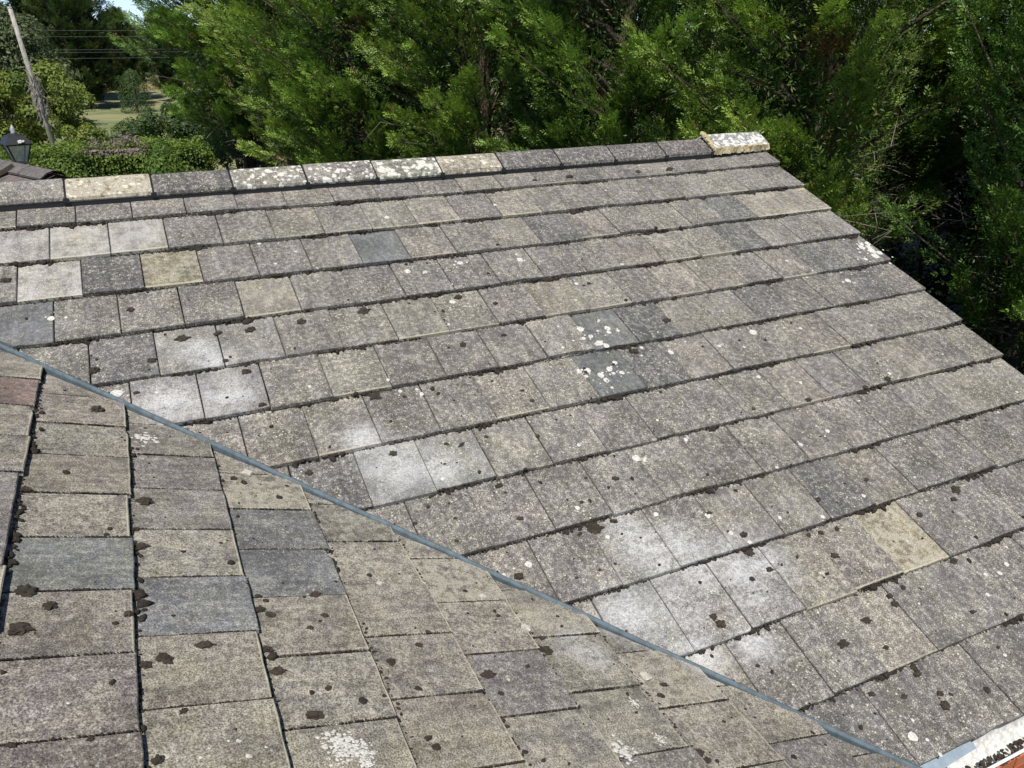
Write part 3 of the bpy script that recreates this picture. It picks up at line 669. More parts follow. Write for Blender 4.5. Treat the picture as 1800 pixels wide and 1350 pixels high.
for ci, vb in enumerate(VC[:-1]):
    x = max(-3.0, vx(-vb * CT) + 0.03)
    while x < VERGE - 0.03:
        dens = nz1(x, ci * 2.1)
        x += r.uniform(0.002, 0.0065) * (1.5 - dens)
        up = r.random()
        s = r.uniform(0.0032, 0.0062) * (0.62 + 0.7 * dens)
        if up < 0.36: n = VT + s * 0.6; v = vb + abs(r.gauss(0, 0.004)) + s * 0.3
        else: n = r.uniform(VT, -0.007); v = vb + r.uniform(-0.002, 0.0015); s *= 0.85
        if dens > 0.62 and r.random() < 0.16: s *= r.uniform(1.4, 2.6); v += r.uniform(0.002, 0.012)
        cs.append(main_p(x, v, n)); sz.append((s * r.uniform(0.9, 1.9), s * r.uniform(0.8, 1.1), s * r.uniform(0.55, 0.9))); nr.append('m')
for i in range(-3, 9):
    ab = AC.get(i, i * 0.345)
    yhi = vy(near_p(0, ab, 0).x) - 0.05; y = -5.2
    while y < yhi:
        dens = nz1(y, i * 1.7 + 4) * (1.0 if i <= 1 else (0.75 if i == 2 else 0.6))
        y += r.uniform(0.006, 0.022) * (1.7 - dens)
        s = r.uniform(0.0035, 0.008) * (0.6 + 0.7 * dens)
        a = ab + abs(r.gauss(0.003, 0.006)) + s * 0.4 + (r.uniform(0.004, 0.022) if i >= 3 else 0)
        if dens > 0.6 and r.random() < 0.3: s *= r.uniform(1.2, 2.0); a += r.uniform(0, 0.02)
        cs.append(near_p(y, a, VT + s * 0.5)); sz.append((s, s * r.uniform(0.9, 1.7), s * r.uniform(0.5, 0.9))); nr.append('n')
for u0, u1, v0, v1, M in GRID_NEAR:          # dirt and moss packed in the side joints of the near slope
    a = v0 + 0.02
    ph = r.uniform(0, 6.28)
    while a < v1 - 0.003:
        dn_ = nz1(a * 3, ph); a += r.uniform(0.003, 0.009) * (1.7 - dn_)
        if near_p(u0, a, 0).y > vy(near_p(u0, a, 0).x) - 0.05: continue
        s = r.uniform(0.0018, 0.0034) * (0.6 + 0.8 * dn_)
        cs.append(near_p(u0 + r.gauss(0, 0.0008), a, top_n(min(a - v0 - 0.01, GA)) - 0.0015)); sz.append((s * 1.6, s, s * 0.8)); nr.append('n')
for k in range(760):                         # crumbs strewn over the tiles
    if r.random() < 0.62:
        v = r.uniform(1.0, 4.4); x = r.uniform(vx(-v * CT) + 0.05, 3.6)
        if r.random() < (x - 0.3) / 4.5: continue
        s = min(0.011, 0.002 + r.expovariate(1 / 0.0028)); cs.append(surf_main(x, v, s * 0.3)); nr.append('m')
    else:
        a = r.uniform(-0.4, 2.9); y = r.uniform(-4.6, vy(near_p(0, a, 0).x) - 0.06)
        s = min(0.012, 0.002 + r.expovariate(1 / 0.003)); cs.append(surf_near(y, a, s * 0.3)); nr.append('n')
    sz.append((s * r.uniform(0.8, 1.5), s, s * 0.6))
for k in range(150):                         # litter caught along the valley bar
    x = r.uniform(-1.9, 1.2); s = r.uniform(0.004, 0.010); side = -1 if r.random() < 0.85 else 1
    p = vpt(x) + vn * (side * r.uniform(0.016, 0.040)); cs.append(p + Vector((0, 0, r.uniform(-0.06, -0.02) if side < 0 else r.uniform(-0.02, 0.0)))); nr.append('n'); sz.append((s, s, s * 0.7))
moss = blobs(cs, np.array(sz), nr, 'moss', M_moss)
tag(moss, 'dark moss growing along the lower edges of the tile courses', 'moss', kind='stuff')
# moss and grit lying in the gutter
cs, sz, nr = [], [], []
for k in range(480):
    x = r.uniform(1.32, 3.68); s = r.uniform(0.004, 0.011)
    cs.append(Vector((x, gy - 0.020 + r.uniform(-0.050, -0.006), gz - 0.132 + r.uniform(0, 0.016)))); sz.append((s * 1.3, s, s * 0.8)); nr.append('m')
deb = blobs(cs, np.array(sz), nr, 'gutter_moss', M_clump)
tag(deb, 'brown moss debris filling the white gutter at lower right', 'moss', kind='stuff')

# loose clumps, one object each
def clump_mesh(k):
    bm = bmesh.new(); bmesh.ops.create_icosphere(bm, subdivisions=3, radius=1.0)
    rr = random.Random(k); ph = [rr.uniform(0, 6.28) for _ in range(9)]
    for v in bm.verts:
        x, y, z = v.co
        f = 1 + 0.16 * math.sin(3 * x + ph[0]) * math.sin(3.3 * y + ph[1]) + 0.10 * math.sin(6 * y + ph[2] + 2 * z) + 0.10 * math.sin(9 * x + ph[3]) + rr.gauss(0, 0.13)
        v.co = Vector((x * f * (1 + 0.25 * math.sin(ph[4])), y * f, max(z, -0.45) * f))
    me = bpy.data.meshes.new('moss_clump'); bm.to_mesh(me); bm.free(); me.materials.append(M_clump); return me
CM = [clump_mesh(k) for k in range(9)]
RM = Matrix(((1, 0, 0), (0, CT, -ST), (0, ST, CT))); RN = Matrix(((CT2, 0, ST2), (0, 1, 0), (-ST2, 0, CT2)))
def clump(P, Rm, w, k, label, group):
    rr = random.Random(k * 3 + 1); s = min(w, 0.07) / 2 * 0.85 if w > 0.075 else w / 2 * 0.88
    o = bpy.data.objects.new('moss_clump', CM[k % 9]); link(o)
    R = Rm @ Euler((0, 0, rr.uniform(-0.5, 0.5))).to_matrix()
    o.matrix_world = Matrix.Translation(P) @ R.to_4x4() @ Matrix.Diagonal((s, s * rr.uniform(0.5, 0.85), s * rr.uniform(0.38, 0.55), 1))
    tag(o, label, 'moss', group); return o
ORD = ['first', 'second', 'third', 'fourth', 'fifth', 'sixth', 'seventh', 'eighth', 'ninth', 'tenth', 'eleventh', 'twelfth', 'thirteenth', 'fourteenth', 'fifteenth', 'sixteenth', 'seventeenth']
def rank_in(L, line, key, sgn):
    """place of every clump along its own tile course"""
    rk = {}
    for n_, q in enumerate(L): rk.setdefault(line(q), []).append((sgn * key(q), n_))
    return {n_: (c, p) for c, l in rk.items() for p, (_, n_) in enumerate(sorted(l))}
lm_ = rank_in(MOSS_MAIN, lambda q: sum(1 for c in VC if c < q[1]), lambda q: q[0], 1)
for k, (x, v, w) in enumerate(MOSS_MAIN):
    c, p = lm_[k]
    lab = BIG_MAIN.get((x, v)) or '%s moss clump from the left on the %s tile course below the ridge' % (ORD[p], ORD[min(c, 12)])
    clump(surf_main(x, v, 0.002), RM, w, k, lab, 'moss clumps on the far slope')
ln_ = rank_in(MOSS_NEAR, lambda q: sum(1 for i_ in range(0, 10) if AC[i_] < q[1]), lambda q: q[0], -1)
for k, (y, a, w) in enumerate(MOSS_NEAR):
    c, p = ln_[k]
    lab = BIG_NEAR.get((y, a)) or '%s moss clump from the top in the %s near-slope tile column from the left' % (ORD[p], ORD[c])
    clump(surf_near(y, a, 0.002), RN, w, k + 200, lab, 'moss clumps on the near slope')
# white lichen rosettes: thin irregular crusts, one mesh
LV, LF = [], []
def rosette(P, Rm, w, rr, asp):
    n = 11; b = len(LV); ph = rr.uniform(0, 6.28)
    LV.append(tuple(P + Rm @ Vector((0, 0, 0.0024))))
    for k in range(n):
        t = 2 * math.pi * k / n; q = w / 2 * (0.78 + 0.3 * rr.random())
        LV.append(tuple(P + Rm @ Vector((q * math.cos(t), q * math.sin(t) * asp, 0.0007))))
    for k in range(n): LF.append((b, b + 1 + k, b + 1 + (k + 1) % n))
rr = random.Random(77)
for x, v, w in LICH_MAIN:
    rosette(surf_main(x, v, 0.0012), RM, w * 1.0, rr, 1.0)
    for _ in range(3):
        q = w * rr.uniform(0.2, 0.45); rosette(surf_main(x + rr.gauss(0, w), v + rr.gauss(0, w), 0.0012), RM, q, rr, 1.0)
for y, a, w in LICH_NEAR:
    if w > 0.03:
        for _ in range(60): rosette(surf_near(y + rr.gauss(0, w * 0.32), a + rr.gauss(0, w * 0.28), 0.0012 + rr.uniform(0, .0006)), RN, w * rr.uniform(0.06, 0.24), rr, rr.uniform(.6, 1.0))
    rosette(surf_near(y, a, 0.0012), RN, w * (0.7 if w < 0.03 else 0.35), rr, 0.9)
for _ in range(230):
    v = rr.uniform(0.2, 4.3); x = rr.uniform(vx(-v * CT) + 0.05, 3.65)
    rosette(surf_main(x, v, 0.0012), RM, min(0.028, rr.expovariate(1 / 0.007) + 0.004), rr, rr.uniform(0.6, 1))
lo = obj('lichen', mesh_pd('lichen', LV, LF, M_lich)); tag(lo, 'white crusty lichen spots dotted over the roof tiles', 'lichen', kind='stuff')
# chips of broken tile and mortar
for k, (y, a, w) in enumerate(CHIPS):
    bm = bmesh.new(); rr = random.Random(k + 60)
    bmesh.ops.create_cube(bm, size=1.0); bmesh.ops.subdivide_edges(bm, edges=bm.edges[:], cuts=1)
    for v in bm.verts: v.co = Vector((v.co.x * w * rr.uniform(0.45, 0.75), v.co.y * w * rr.uniform(0.5, 0.95), v.co.z * w * 0.22))
    me = bpy.data.meshes.new('tile_chip'); bm.to_mesh(me); bm.free(); me.materials.append(M_chip)
    o = bpy.data.objects.new('tile_chip', me); link(o); o.matrix_world = Matrix.Translation(surf_near(y, a, w * 0.13)) @ (RN @ Euler((0, 0, rr.uniform(0, 3))).to_matrix()).to_4x4()
    tag(o, ['flat white chip at a tile joint, left of the dusty near tile', 'small white chip lying beside a tile joint on the near slope', 'oblong white pebble-like chip near a joint below the valley', 'large cream chip near the valley bar, beside a moss lump', 'tiny pale crumb in the near valley edge', 'blue-grey broken chip against a tile edge on the near slope'][k], 'chip')

# ================================================================ TREES
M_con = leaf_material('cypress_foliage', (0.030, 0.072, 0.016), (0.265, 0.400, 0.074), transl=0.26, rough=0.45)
M_con2 = leaf_material('far_conifer_foliage', (0.030, 0.055, 0.022), (0.105, 0.145, 0.045))
M_bark = bark_material('red_brown_bark', (0.045, 0.030, 0.022), (0.15, 0.105, 0.08))
M_twig = plain('bare_grey_twigs', (0.20, 0.165, 0.135), 0.9, 0.3, 9.0)

def orth(d):
    a = np.cross(d, np.array([0.0, 0.0, 1.0])); a /= np.maximum(np.linalg.norm(a, axis=1, keepdims=True), 1e-6)
    return a, np.cross(a, d)
def leaf_quads(C, Nn, size, g, tint, asp=0.5):
    n = len(C); Nn = Nn / np.maximum(np.linalg.norm(Nn, axis=1, keepdims=True), 1e-6)
    a, b = orth(Nn + 1e-4); t = g.uniform(0, 2 * np.pi, n)[:, None]
    u = a * np.cos(t) + b * np.sin(t); v = np.cross(u, Nn)
    s = (size * g.uniform(0.6, 1.4, n))[:, None]
    V = np.stack([C - u * s, C + v * s * asp, C + u * s, C - v * s * asp], 1).reshape(-1, 3)
    return V, np.arange(n * 4).reshape(-1, 4), tint.repeat(4)
def conifer_crown(name, H, R, base, seed, nb, per, wind=(-0.46, 0.20, 0.06), mat=None, fr=0.26, tw=9, prof=None, dead=0.03):
    """leyland cypress: ascending plumes of flat feathery sprays. Returns mesh, list of limb polylines"""
    g = np.random.default_rng(seed)
    hs = base + (H - base) * g.random(nb) ** 1.15
    az = g.uniform(0, 2 * np.pi, nb)
    rel = (hs - base) / (H - base)
    Lr = R * (np.minimum(1, 0.40 + 1.40 * rel) * (1 - rel ** 2.6) * 0.95 + 0.12) * g.uniform(0.62, 1.28, nb)
    el = np.radians(g.uniform(14, 48, nb)) + rel * 0.4
    d0 = np.stack([np.cos(az) * np.cos(el), np.sin(az) * np.cos(el), np.sin(el)], 1)
    d0 = d0 + np.array(wind) * g.uniform(0.4, 1.2, (nb, 1)); d0 /= np.linalg.norm(d0, axis=1, keepdims=True)
    P0 = np.stack([g.normal(0, 0.05, nb), g.normal(0, 0.05, nb), hs], 1)
    bend = np.array([0, 0, 0.30])[None] * Lr[:, None] * g.uniform(-0.5, 1.0, (nb, 1))
    # sprays along each plume
    m = per; t = 0.42 + 0.58 * g.random((nb, m)) ** 0.8
    C = P0[:, None] + d0[:, None] * (Lr[:, None] * t)[..., None] + bend[:, None] * (t ** 2)[..., None]
    a, b = orth(d0)
    spread = 0.185 * Lr[:, None] * (1.06 - t) ** 0.8 + 0.04
    ang = g.uniform(0, 2 * np.pi, (nb, m)); rad = spread * np.sqrt(g.random((nb, m)))
    C = C + (a[:, None] * np.cos(ang)[..., None] * 1.25 + b[:, None] * np.sin(ang)[..., None] * 0.8) * rad[..., None]
    D = d0[:, None] * 1.25 + 0.55 * (a[:, None] * np.cos(ang)[..., None] + b[:, None] * np.sin(ang)[..., None]) + np.array([-0.1, 0.05, 0.25]) + g.normal(0, 0.28, (nb, m, 3))
    D /= np.linalg.norm(D, axis=2, keepdims=True)
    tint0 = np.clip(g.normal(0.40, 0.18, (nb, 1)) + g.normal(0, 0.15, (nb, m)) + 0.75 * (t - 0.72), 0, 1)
    dd = (g.random((nb, m)) < dead) | ((g.random((nb, 1)) < dead * 1.2) & (t < 0.75))
    tint0 = np.where(dd, 2.0, tint0)
    C = C.reshape(-1, 3); D = D.reshape(-1, 3); tint0 = tint0.reshape(-1); n = len(C)
    A, B = orth(D); tw_ang = g.uniform(-1.1, 1.1, n)
    A2 = A * np.cos(tw_ang)[:, None] + B * np.sin(tw_ang)[:, None]; B2 = np.cross(A2, D)
    S = fr * g.uniform(0.6, 1.35, n)
    k = np.arange(tw); side = np.where(k % 2 == 0, 1.0, -1.0); side[-1] = 0.0
    pos = (k / tw) * 0.86; ln = 0.42 * (1.0 - 0.62 * pos) + 0.05
    fwd = np.where(side == 0, 1.0, 0.74)
    base_p = C[:, None] + D[:, None] * (S[:, None] * pos)[..., None]
    dirv = D[:, None] * fwd[None, :, None] + A2[:, None] * (side * 0.72)[None, :, None] + B2[:, None] * g.normal(-0.10, 0.20, (n, tw, 1)) + g.normal(0, 0.10, (n, tw, 3))
    tip = base_p + dirv * (S[:, None] * ln)[..., None]
    wv = np.cross(dirv, B2[:, None]); wv /= np.maximum(np.linalg.norm(wv, axis=2, keepdims=True), 1e-6)
    wd = (S[:, None] * 0.060 * g.uniform(0.7, 1.35, (n, tw)))[..., None]
    mid = base_p * 0.55 + tip * 0.45
    V = np.stack([base_p, mid + wv * wd, tip, mid - wv * wd], 2).reshape(-1, 3)
    F = np.arange(n * tw * 4).reshape(-1, 4)
    tint = (np.clip(tint0[:, None] + g.normal(0, 0.10, (n, tw)) + 0.10 * (k / tw)[None], 0, 2)).repeat(4, axis=1).reshape(-1)
    # inner foliage, some brown, tinted dark to paint deep shade and block light
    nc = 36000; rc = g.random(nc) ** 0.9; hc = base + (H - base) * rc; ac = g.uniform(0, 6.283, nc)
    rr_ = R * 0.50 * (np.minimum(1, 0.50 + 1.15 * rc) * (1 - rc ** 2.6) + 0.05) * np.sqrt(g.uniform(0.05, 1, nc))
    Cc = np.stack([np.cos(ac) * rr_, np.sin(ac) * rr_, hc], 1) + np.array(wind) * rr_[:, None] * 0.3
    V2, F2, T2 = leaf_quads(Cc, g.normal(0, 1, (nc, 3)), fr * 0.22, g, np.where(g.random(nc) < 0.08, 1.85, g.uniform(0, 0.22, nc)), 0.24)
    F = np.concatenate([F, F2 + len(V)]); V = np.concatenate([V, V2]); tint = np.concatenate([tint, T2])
    limbs = [[P0[i], P0[i] + d0[i] * Lr[i] * 0.5 + bend[i] * 0.25, P0[i] + d0[i] * Lr[i] * 0.92 + bend[i] * 0.85] for i in range(nb)]
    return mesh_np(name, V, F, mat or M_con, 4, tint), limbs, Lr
def trunk_mesh(H, r0, limbs, Lr, seed, lean=(0, 0), deadn=90, base=0.6):
    mb = MB(); rr = random.Random(seed)
    pts = [(lean[0] * t + 0.06 * math.sin(3 * t + seed), lean[1] * t + 0.05 * math.cos(4 * t), H * t - (0.15 if t == 0 else 0)) for t in (0, .12, .3, .5, .7, .9)]
    mb.tube(pts, [r0 * 1.25, r0, r0 * .8, r0 * .6, r0 * .38, r0 * .12], 8)
    for q, l in zip(Lr, limbs):
        mb.tube([tuple(p) for p in l], [0.010 + 0.011 * q, 0.006 + 0.005 * q, 0.003], 4, cap=False)
    tw = MB()
    for k in range(deadn):        # dead bare twigs low on the trunk
        z = rr.uniform(base * 0.4, base + 2.6); a = rr.uniform(0, 6.28); L = rr.uniform(0.5, 1.6)
        p0 = Vector((0, 0, z)); d = Vector((math.cos(a), math.sin(a), rr.uniform(-0.15, 0.45))).normalized()
        p1 = p0 + d * L * 0.55; p2 = p1 + (d + Vector((rr.gauss(0, .35), rr.gauss(0, .35), rr.gauss(0, .3)))) * L * 0.45
        tw.tube([p0, p1, p2], [0.011, 0.007, 0.003], 4, cap=False)
        for _ in range(3):
            b0 = p1.lerp(p2, rr.random()); tw.tube([b0, b0 + Vector((rr.gauss(0, .2), rr.gauss(0, .2), rr.gauss(0, .15)))], [0.005, 0.002], 3, cap=False)
    return mesh_pd('trunk', mb.V, mb.F, M_bark, True), mesh_pd('dead_twigs', tw.V, tw.F, M_twig)
PROTO = []
for k in range(3):
    H = (9.6, 10.4, 9.0)[k]
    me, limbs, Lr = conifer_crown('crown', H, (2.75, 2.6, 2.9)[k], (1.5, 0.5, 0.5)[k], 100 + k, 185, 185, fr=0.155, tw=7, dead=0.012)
    tm, dm = trunk_mesh(H, 0.17, limbs, Lr, k)
    PROTO.append((me, tm, dm))
def put_tree(k, x, y, rz, s, label, group, name='cypress_tree'):
    e = empty(name, (x, y, GZ), rz); e.scale = (s, s, s)
    for nm, me in zip(('crown', 'trunk', 'dead_twigs'), PROTO[k]): obj(nm, me, e)
    tag(e, label, 'tree', group); return e
ROW = [(0, 1.75, 17.6, 0.1, 1.12, 'tall cypress at the far left end of the row, branches over the field gap'),
       (1, 3.0, 14.2, -.3, 1.05, 'second cypress of the row from the left, behind the pale ridge tiles'),
       (2, 3.55, 11.1, .25, 1.05, 'third cypress of the row from the left, feathery sprays leaning left'),
       (0, 4.70, 8.30, -.35, 1.0, 'middle cypress of the row, its sprays above the dark ridge tiles'),
       (1, 6.05, 5.75, .3, 1.0, 'cypress standing behind the whitened end of the ridge'),
       (2, 7.55, 3.15, -.2, 1.0, 'cypress right of the ridge end with a bare dark trunk'),
       (2, 9.20, 0.60, 2.4, 1.0, 'cypress at the right edge of the picture, low sprays beside the verge'),
       (1, 11.0, -2.0, 0.0, 1.0, 'rightmost cypress of the row, mostly beyond the frame')]
for k, x, y, rz, s, lab in ROW: put_tree(k, x, y, rz, s, lab, 'cypress trees in the row behind the roof')
BACK = [(2, 4.6, 17.5, 1.3), (0, 5.6, 13.6, 2.6), (1, 7.0, 10.3, 3.3), (2, 8.8, 7.4, 4.4), (0, 10.6, 4.9, 2.2), (1, 12.5, 2.0, 1.0), (2, 14.0, -1.2, 3.0), (0, 9.0, 13.5, 0.4), (1, 12.2, 9.2, 1.9), (2, 14.6, 5.4, 5.0), (0, 17.0, 1.6, 2.7)]  # rear trees added to block light and darken gaps in the front row
BL = ['behind the first and second cypress from the left', 'behind the second and third cypress from the left', 'behind the third cypress from the left', 'behind the middle cypress', 'behind the cypress at the ridge end', 'behind the cypress with the bare trunk', 'behind the rightmost cypresses', 'deep behind the third cypress from the left', 'deep behind the middle cypress', 'deep behind the ridge end cypress', 'deep behind the right edge cypress']
for (k, x, y, rz), w_ in zip(BACK, BL): put_tree(k, x, y, rz, 1.05, 'rear-row cypress added to block light ' + w_, 'added light-blocking cypresses behind the front row')

# --- broad-leaved bushes and hedges
M_leaf = leaf_material('mid_green_leaves', (0.038, 0.075, 0.024), (0.135, 0.190, 0.055))
M_under_leaf = leaf_material('shade_darkened_leaves', (0.018, 0.034, 0.014), (0.055, 0.085, 0.028))  # leaf colour darkened to stand in for shade under the cypresses
M_lime = leaf_material('yellow_green_leaves', (0.075, 0.120, 0.022), (0.240, 0.290, 0.060))
M_grey = leaf_material('grey_green_leaves', (0.055, 0.080, 0.036), (0.165, 0.200, 0.095))
M_brown = leaf_material('faded_hedge_flowers', (0.10, 0.080, 0.065), (0.22, 0.185, 0.155), transl=0.1)
M_straw = leaf_material('straw_grass', (0.25, 0.20, 0.09), (0.40, 0.33, 0.16), transl=0.15)
def clump_cloud(name, rad, n, size, seed, mat, nclump=40, parent=None, flat=0.0, loc=(0, 0, 0), box=False, tbase=0.4):
    """leaf cloud: many sub-clumps over an ellipsoid (or box) so the outline is uneven"""
    g = np.random.default_rng(seed); rad = np.array(rad, dtype=float)
    if box:
        c = g.uniform(-1, 1, (nclump, 3)); ax = g.integers(0, 3, nclump); c[np.arange(nclump), ax] = np.sign(c[np.arange(nclump), ax]) * g.uniform(0.8, 1.0, nclump)
        c[:, 2] = np.abs(c[:, 2]) * 2 - 1
    else:
        c = g.normal(0, 1, (nclump, 3)); c /= np.linalg.norm(c, axis=1, keepdims=True); c *= g.uniform(0.55, 1.0, (nclump, 1))
    ctr = c * rad; cr = rad.min() * g.uniform(0.20, 0.42, nclump) * (0.55 if box else 1.0)
    ci = g.integers(0, nclump, n); d = g.normal(0, 1, (n, 3)); d /= np.linalg.norm(d, axis=1, keepdims=True)
    d[:, 2] = np.where(g.random(n) < 0.7, np.abs(d[:, 2]), d[:, 2])
    C = ctr[ci] + d * (cr[ci] * g.uniform(0.55, 1.08, n) ** 0.6)[:, None]
    Nn = d + g.normal(0, 0.45, (n, 3)) + np.array([0, 0, 0.25])
    tint = np.clip(tbase + g.normal(0, 0.2, nclump)[ci] + g.normal(0, 0.17, n), 0, 1)
    V, F, T = leaf_quads(C, Nn, size, g, tint)
    o = obj(name, mesh_np(name, V, F, mat, 4, T), parent, loc); return o
def bush(x, y, rad, n, size, seed, mat, label, cat='bush', group=None, name='bush', nclump=40, stem=True, z0=0.0, tbase=0.4):
    e = empty(name, (x, y, GZ + z0))
    clump_cloud('crown', rad, n, size, seed, mat, nclump, e, loc=(0, 0, rad[2] * 0.98), tbase=tbase)
    if stem:
        mb = MB(); rr = random.Random(seed)
        for k in range(7):
            a = rr.uniform(0, 6.28); mb.tube([(rr.gauss(0, .08), rr.gauss(0, .08), -0.1), (math.cos(a) * rad[0] * .25, math.sin(a) * rad[1] * .25, rad[2] * .7), (math.cos(a) * rad[0] * .6, math.sin(a) * rad[1] * .6, rad[2] * 1.4)], [0.05 * rad[2] ** .5, 0.035, 0.012], 6)
        mb.build('trunk' if cat == 'tree' else 'stems', M_bark, e, True)
    tag(e, label, cat, group); return e
def dens_core(e, rad, z): pass
# clipped hedge beyond the ridge, left
h = empty('clipped_hedge', (-2.9, 15.6, GZ))
g = np.random.default_rng(5)
def hedge_part(name, x0, x1, y0, y1, z0, z1, n, size, mat, seed, tb=0.4):
    g = np.random.default_rng(seed); f = g.random(n)
    C = np.stack([g.uniform(x0, x1, n), g.uniform(y0, y1, n), g.uniform(z0, z1, n)], 1); Nn = g.normal(0, 0.5, (n, 3)); top = f < 0.40; fr = (f >= 0.40) & (f < 0.88); sd = f >= 0.88
    def wob(p): return 0.10 * np.sin(p[:, 0] * 3.1 + p[:, 2] * 4) + 0.07 * np.sin(p[:, 0] * 7.7 + p[:, 2] * 5.3 + p[:, 1])
    w = wob(C) + g.normal(0, 0.05, n)
    C[top, 2] = z1 + w[top]; Nn[top, 2] += 1.0
    C[fr, 1] = y0 - w[fr]; Nn[fr, 1] -= 1.0; Nn[fr, 2] += 0.4
    C[sd, 0] = np.where(g.random(sd.sum()) < 0.5, x0, x1) + w[sd]
    tint = np.clip(tb + 1.6 * w + g.normal(0, 0.18, n), 0, 1)
    V, F, T = leaf_quads(C, Nn, size, g, tint, 0.55); return obj(name, mesh_np(name, V, F, mat, 4, T), h)
M_yew = leaf_material('clipped_hedge_leaves', (0.044, 0.092, 0.018), (0.190, 0.285, 0.048))
hedge_part('foliage', -4.5, 3.45, 0, 1.5, 0.1, 2.26, 52000, 0.034, M_yew, 3)
hedge_part('faded_top', 0.75, 2.25, 0.1, 1.3, 2.22, 2.36, 4200, 0.030, M_brown, 4)
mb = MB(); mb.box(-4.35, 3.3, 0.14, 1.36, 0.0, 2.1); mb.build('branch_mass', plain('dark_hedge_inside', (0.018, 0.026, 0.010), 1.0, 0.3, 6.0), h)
tag(h, 'long clipped green hedge with a faded brownish top behind the roof', 'hedge')
def cone_bush(x, y, R, H, n, seed, label, mat):
    e = empty('shrub', (x, y, GZ)); g = np.random.default_rng(seed)
    z = g.random(n) ** 1.1; a = g.uniform(0, 6.283, n); rr_ = R * (1 - z ** 2.4) ** .6 * (0.8 + 0.25 * g.random(n)) * (1 + 0.12 * np.sin(5 * a + 6 * z))
    C = np.stack([np.cos(a) * rr_, np.sin(a) * rr_, z * H + 0.05], 1); Nn = np.stack([np.cos(a), np.sin(a), 0.4 + 0 * a], 1) + g.normal(0, .5, (n, 3))
    V, F, T = leaf_quads(C, Nn, 0.035 * (H / 2) ** .5, g, np.clip(g.normal(.45, .25, n), 0, 1)); obj('crown', mesh_np('crown', V, F, mat, 4, T), e)
    mb = MB(); mb.tube([(0, 0, -.1), (0, 0, H * .8)], [R * .12, 0.02], 6); mb.build('trunk', M_bark, e); tag(e, label, 'shrub'); return e
cone_bush(-0.50, 14.4, 0.62, 2.62, 12000, 21, 'bright green upright shrub at the right end of the clipped hedge', M_yew)
bush(-5.0, 34.5, (2.6, 2.0, 1.75), 26000, 0.075, 31, M_lime, 'large yellow-green bush behind the telegraph pole', nclump=70, tbase=0.5)
bush(-8.2, 34.0, (2.2, 1.8, 1.7), 16000, 0.075, 32, M_lime, 'yellow-green bush at the far left edge behind the lantern', nclump=60)
bush(0.35, 25.0, (1.35, 1.0, 1.25), 15000, 0.055, 33, M_leaf, 'dark green leafy shrub right of the field gap', nclump=50, tbase=0.35)
bush(-0.75, 27.5, (0.9, 0.8, .95), 8000, 0.05, 39, M_leaf, 'small green shrub on the lawn just left of the dark leafy shrub', nclump=40, tbase=0.45)
bush(1.6, 31.0, (1.5, 1.1, 1.2), 12000, 0.06, 40, M_lime, 'light green bush in the gap beside the left cypress', nclump=50, tbase=0.4)
bush(-2.6, 30.0, (0.8, 0.8, .8), 8000, 0.05, 41, M_lime, 'small yellow-green bush at the foot of the large bush', nclump=40, tbase=0.4)
bush(1.9, 21.0, (1.3, 1.0, 1.15), 12000, 0.05, 34, M_leaf, 'low dark shrub in the shade under the left cypress', nclump=50, tbase=0.25)
cone_bush(-0.35, 52.0, 0.95, 2.5, 6000, 35, 'small rounded conical shrub standing alone in the field', M_leaf)
bush(-0.9, 76.0, (3.2, 2.0, 2.6), 16000, 0.12, 36, M_lime, 'loose yellow-green willow at the far side of the field', 'tree', nclump=60, name='willow_tree')
bush(-7.2, 44.0, (3.7, 3.0, 3.0), 42000, 0.10, 37, M_grey, 'grey-green broadleaf tree behind the telegraph pole', 'tree', nclump=130, name='broadleaf_tree', z0=0.2)
bush(-11.5, 47.0, (4.2, 3.0, 3.6), 30000, 0.11, 38, M_grey, 'grey-green broadleaf tree cut by the left frame edge', 'tree', nclump=110, name='broadleaf_tree')
for k, (x, y, rx, rz_) in enumerate([(5.6, 3.9, 1.0, .9), (7.6, 1.3, 1.1, .85), (9.6, -0.9, 1.1, 1.0), (8.6, 2.6, 1.3, .9), (10.6, 1.6, 1.3, 1.0), (4.2, 6.9, 1.0, .8), (11.8, 4.2, 1.7, 1.3)]):  # shrubs added to cover lit ground with shade-dark foliage
    bush(x, y, (rx, rx, rz_), 7000, 0.045, 400 + k, M_under_leaf, ['dark evergreen shrub added as shade low behind the ridge end', 'low dark shrub added as shade right of the verge under the cypresses', 'low dark shrub added as shade at the right frame edge beyond the verge', 'dark shrub added as deep shade between the cypress trunks on the right', 'dark shrub added as deep shade behind the right cypresses', 'low dark shrub added as shade below the middle cypress', 'large dark shrub added as shade far behind the verge tip'][k], nclump=40, tbase=0.2)
# far dark conifers
me, limbs, Lr = conifer_crown('crown', 13.0, 4.6, 0.8, 300, 240, 44, wind=(0.15, 0, 0.0), mat=M_con2, fr=0.62, tw=7, dead=0.0)
tm, dm = trunk_mesh(13.0, 0.3, limbs, Lr, 9, deadn=10)
for k, (x, y, rz, s, lab) in enumerate([(-4.9, 62.0, 0.3, 1.0, 'tall dark conifer left of the patch of sky, crossed by cables'), (-11.5, 62.0, 2.0, 1.05, 'tall dark conifer far behind at the top left corner'), (-0.6, 62.0, 4.0, 0.44, 'shorter conifer below the patch of sky'), (2.3, 60.0, 5.2, 0.44, 'short dark conifer beside the left end of the cypress row'), (-3.0, 56.0, 0.9, 0.62, 'short dark conifer in front of the tall one, left of the field gap'), (9.0, 60.0, 1.0, 0.8, 'far conifer hidden behind the left end of the cypress row')]):
    e = empty('conifer_tree', (x, y, GZ), rz); e.scale = (s,) * 3
    obj('crown', me, e); obj('trunk', tm, e); tag(e, lab, 'tree', 'far dark conifers')
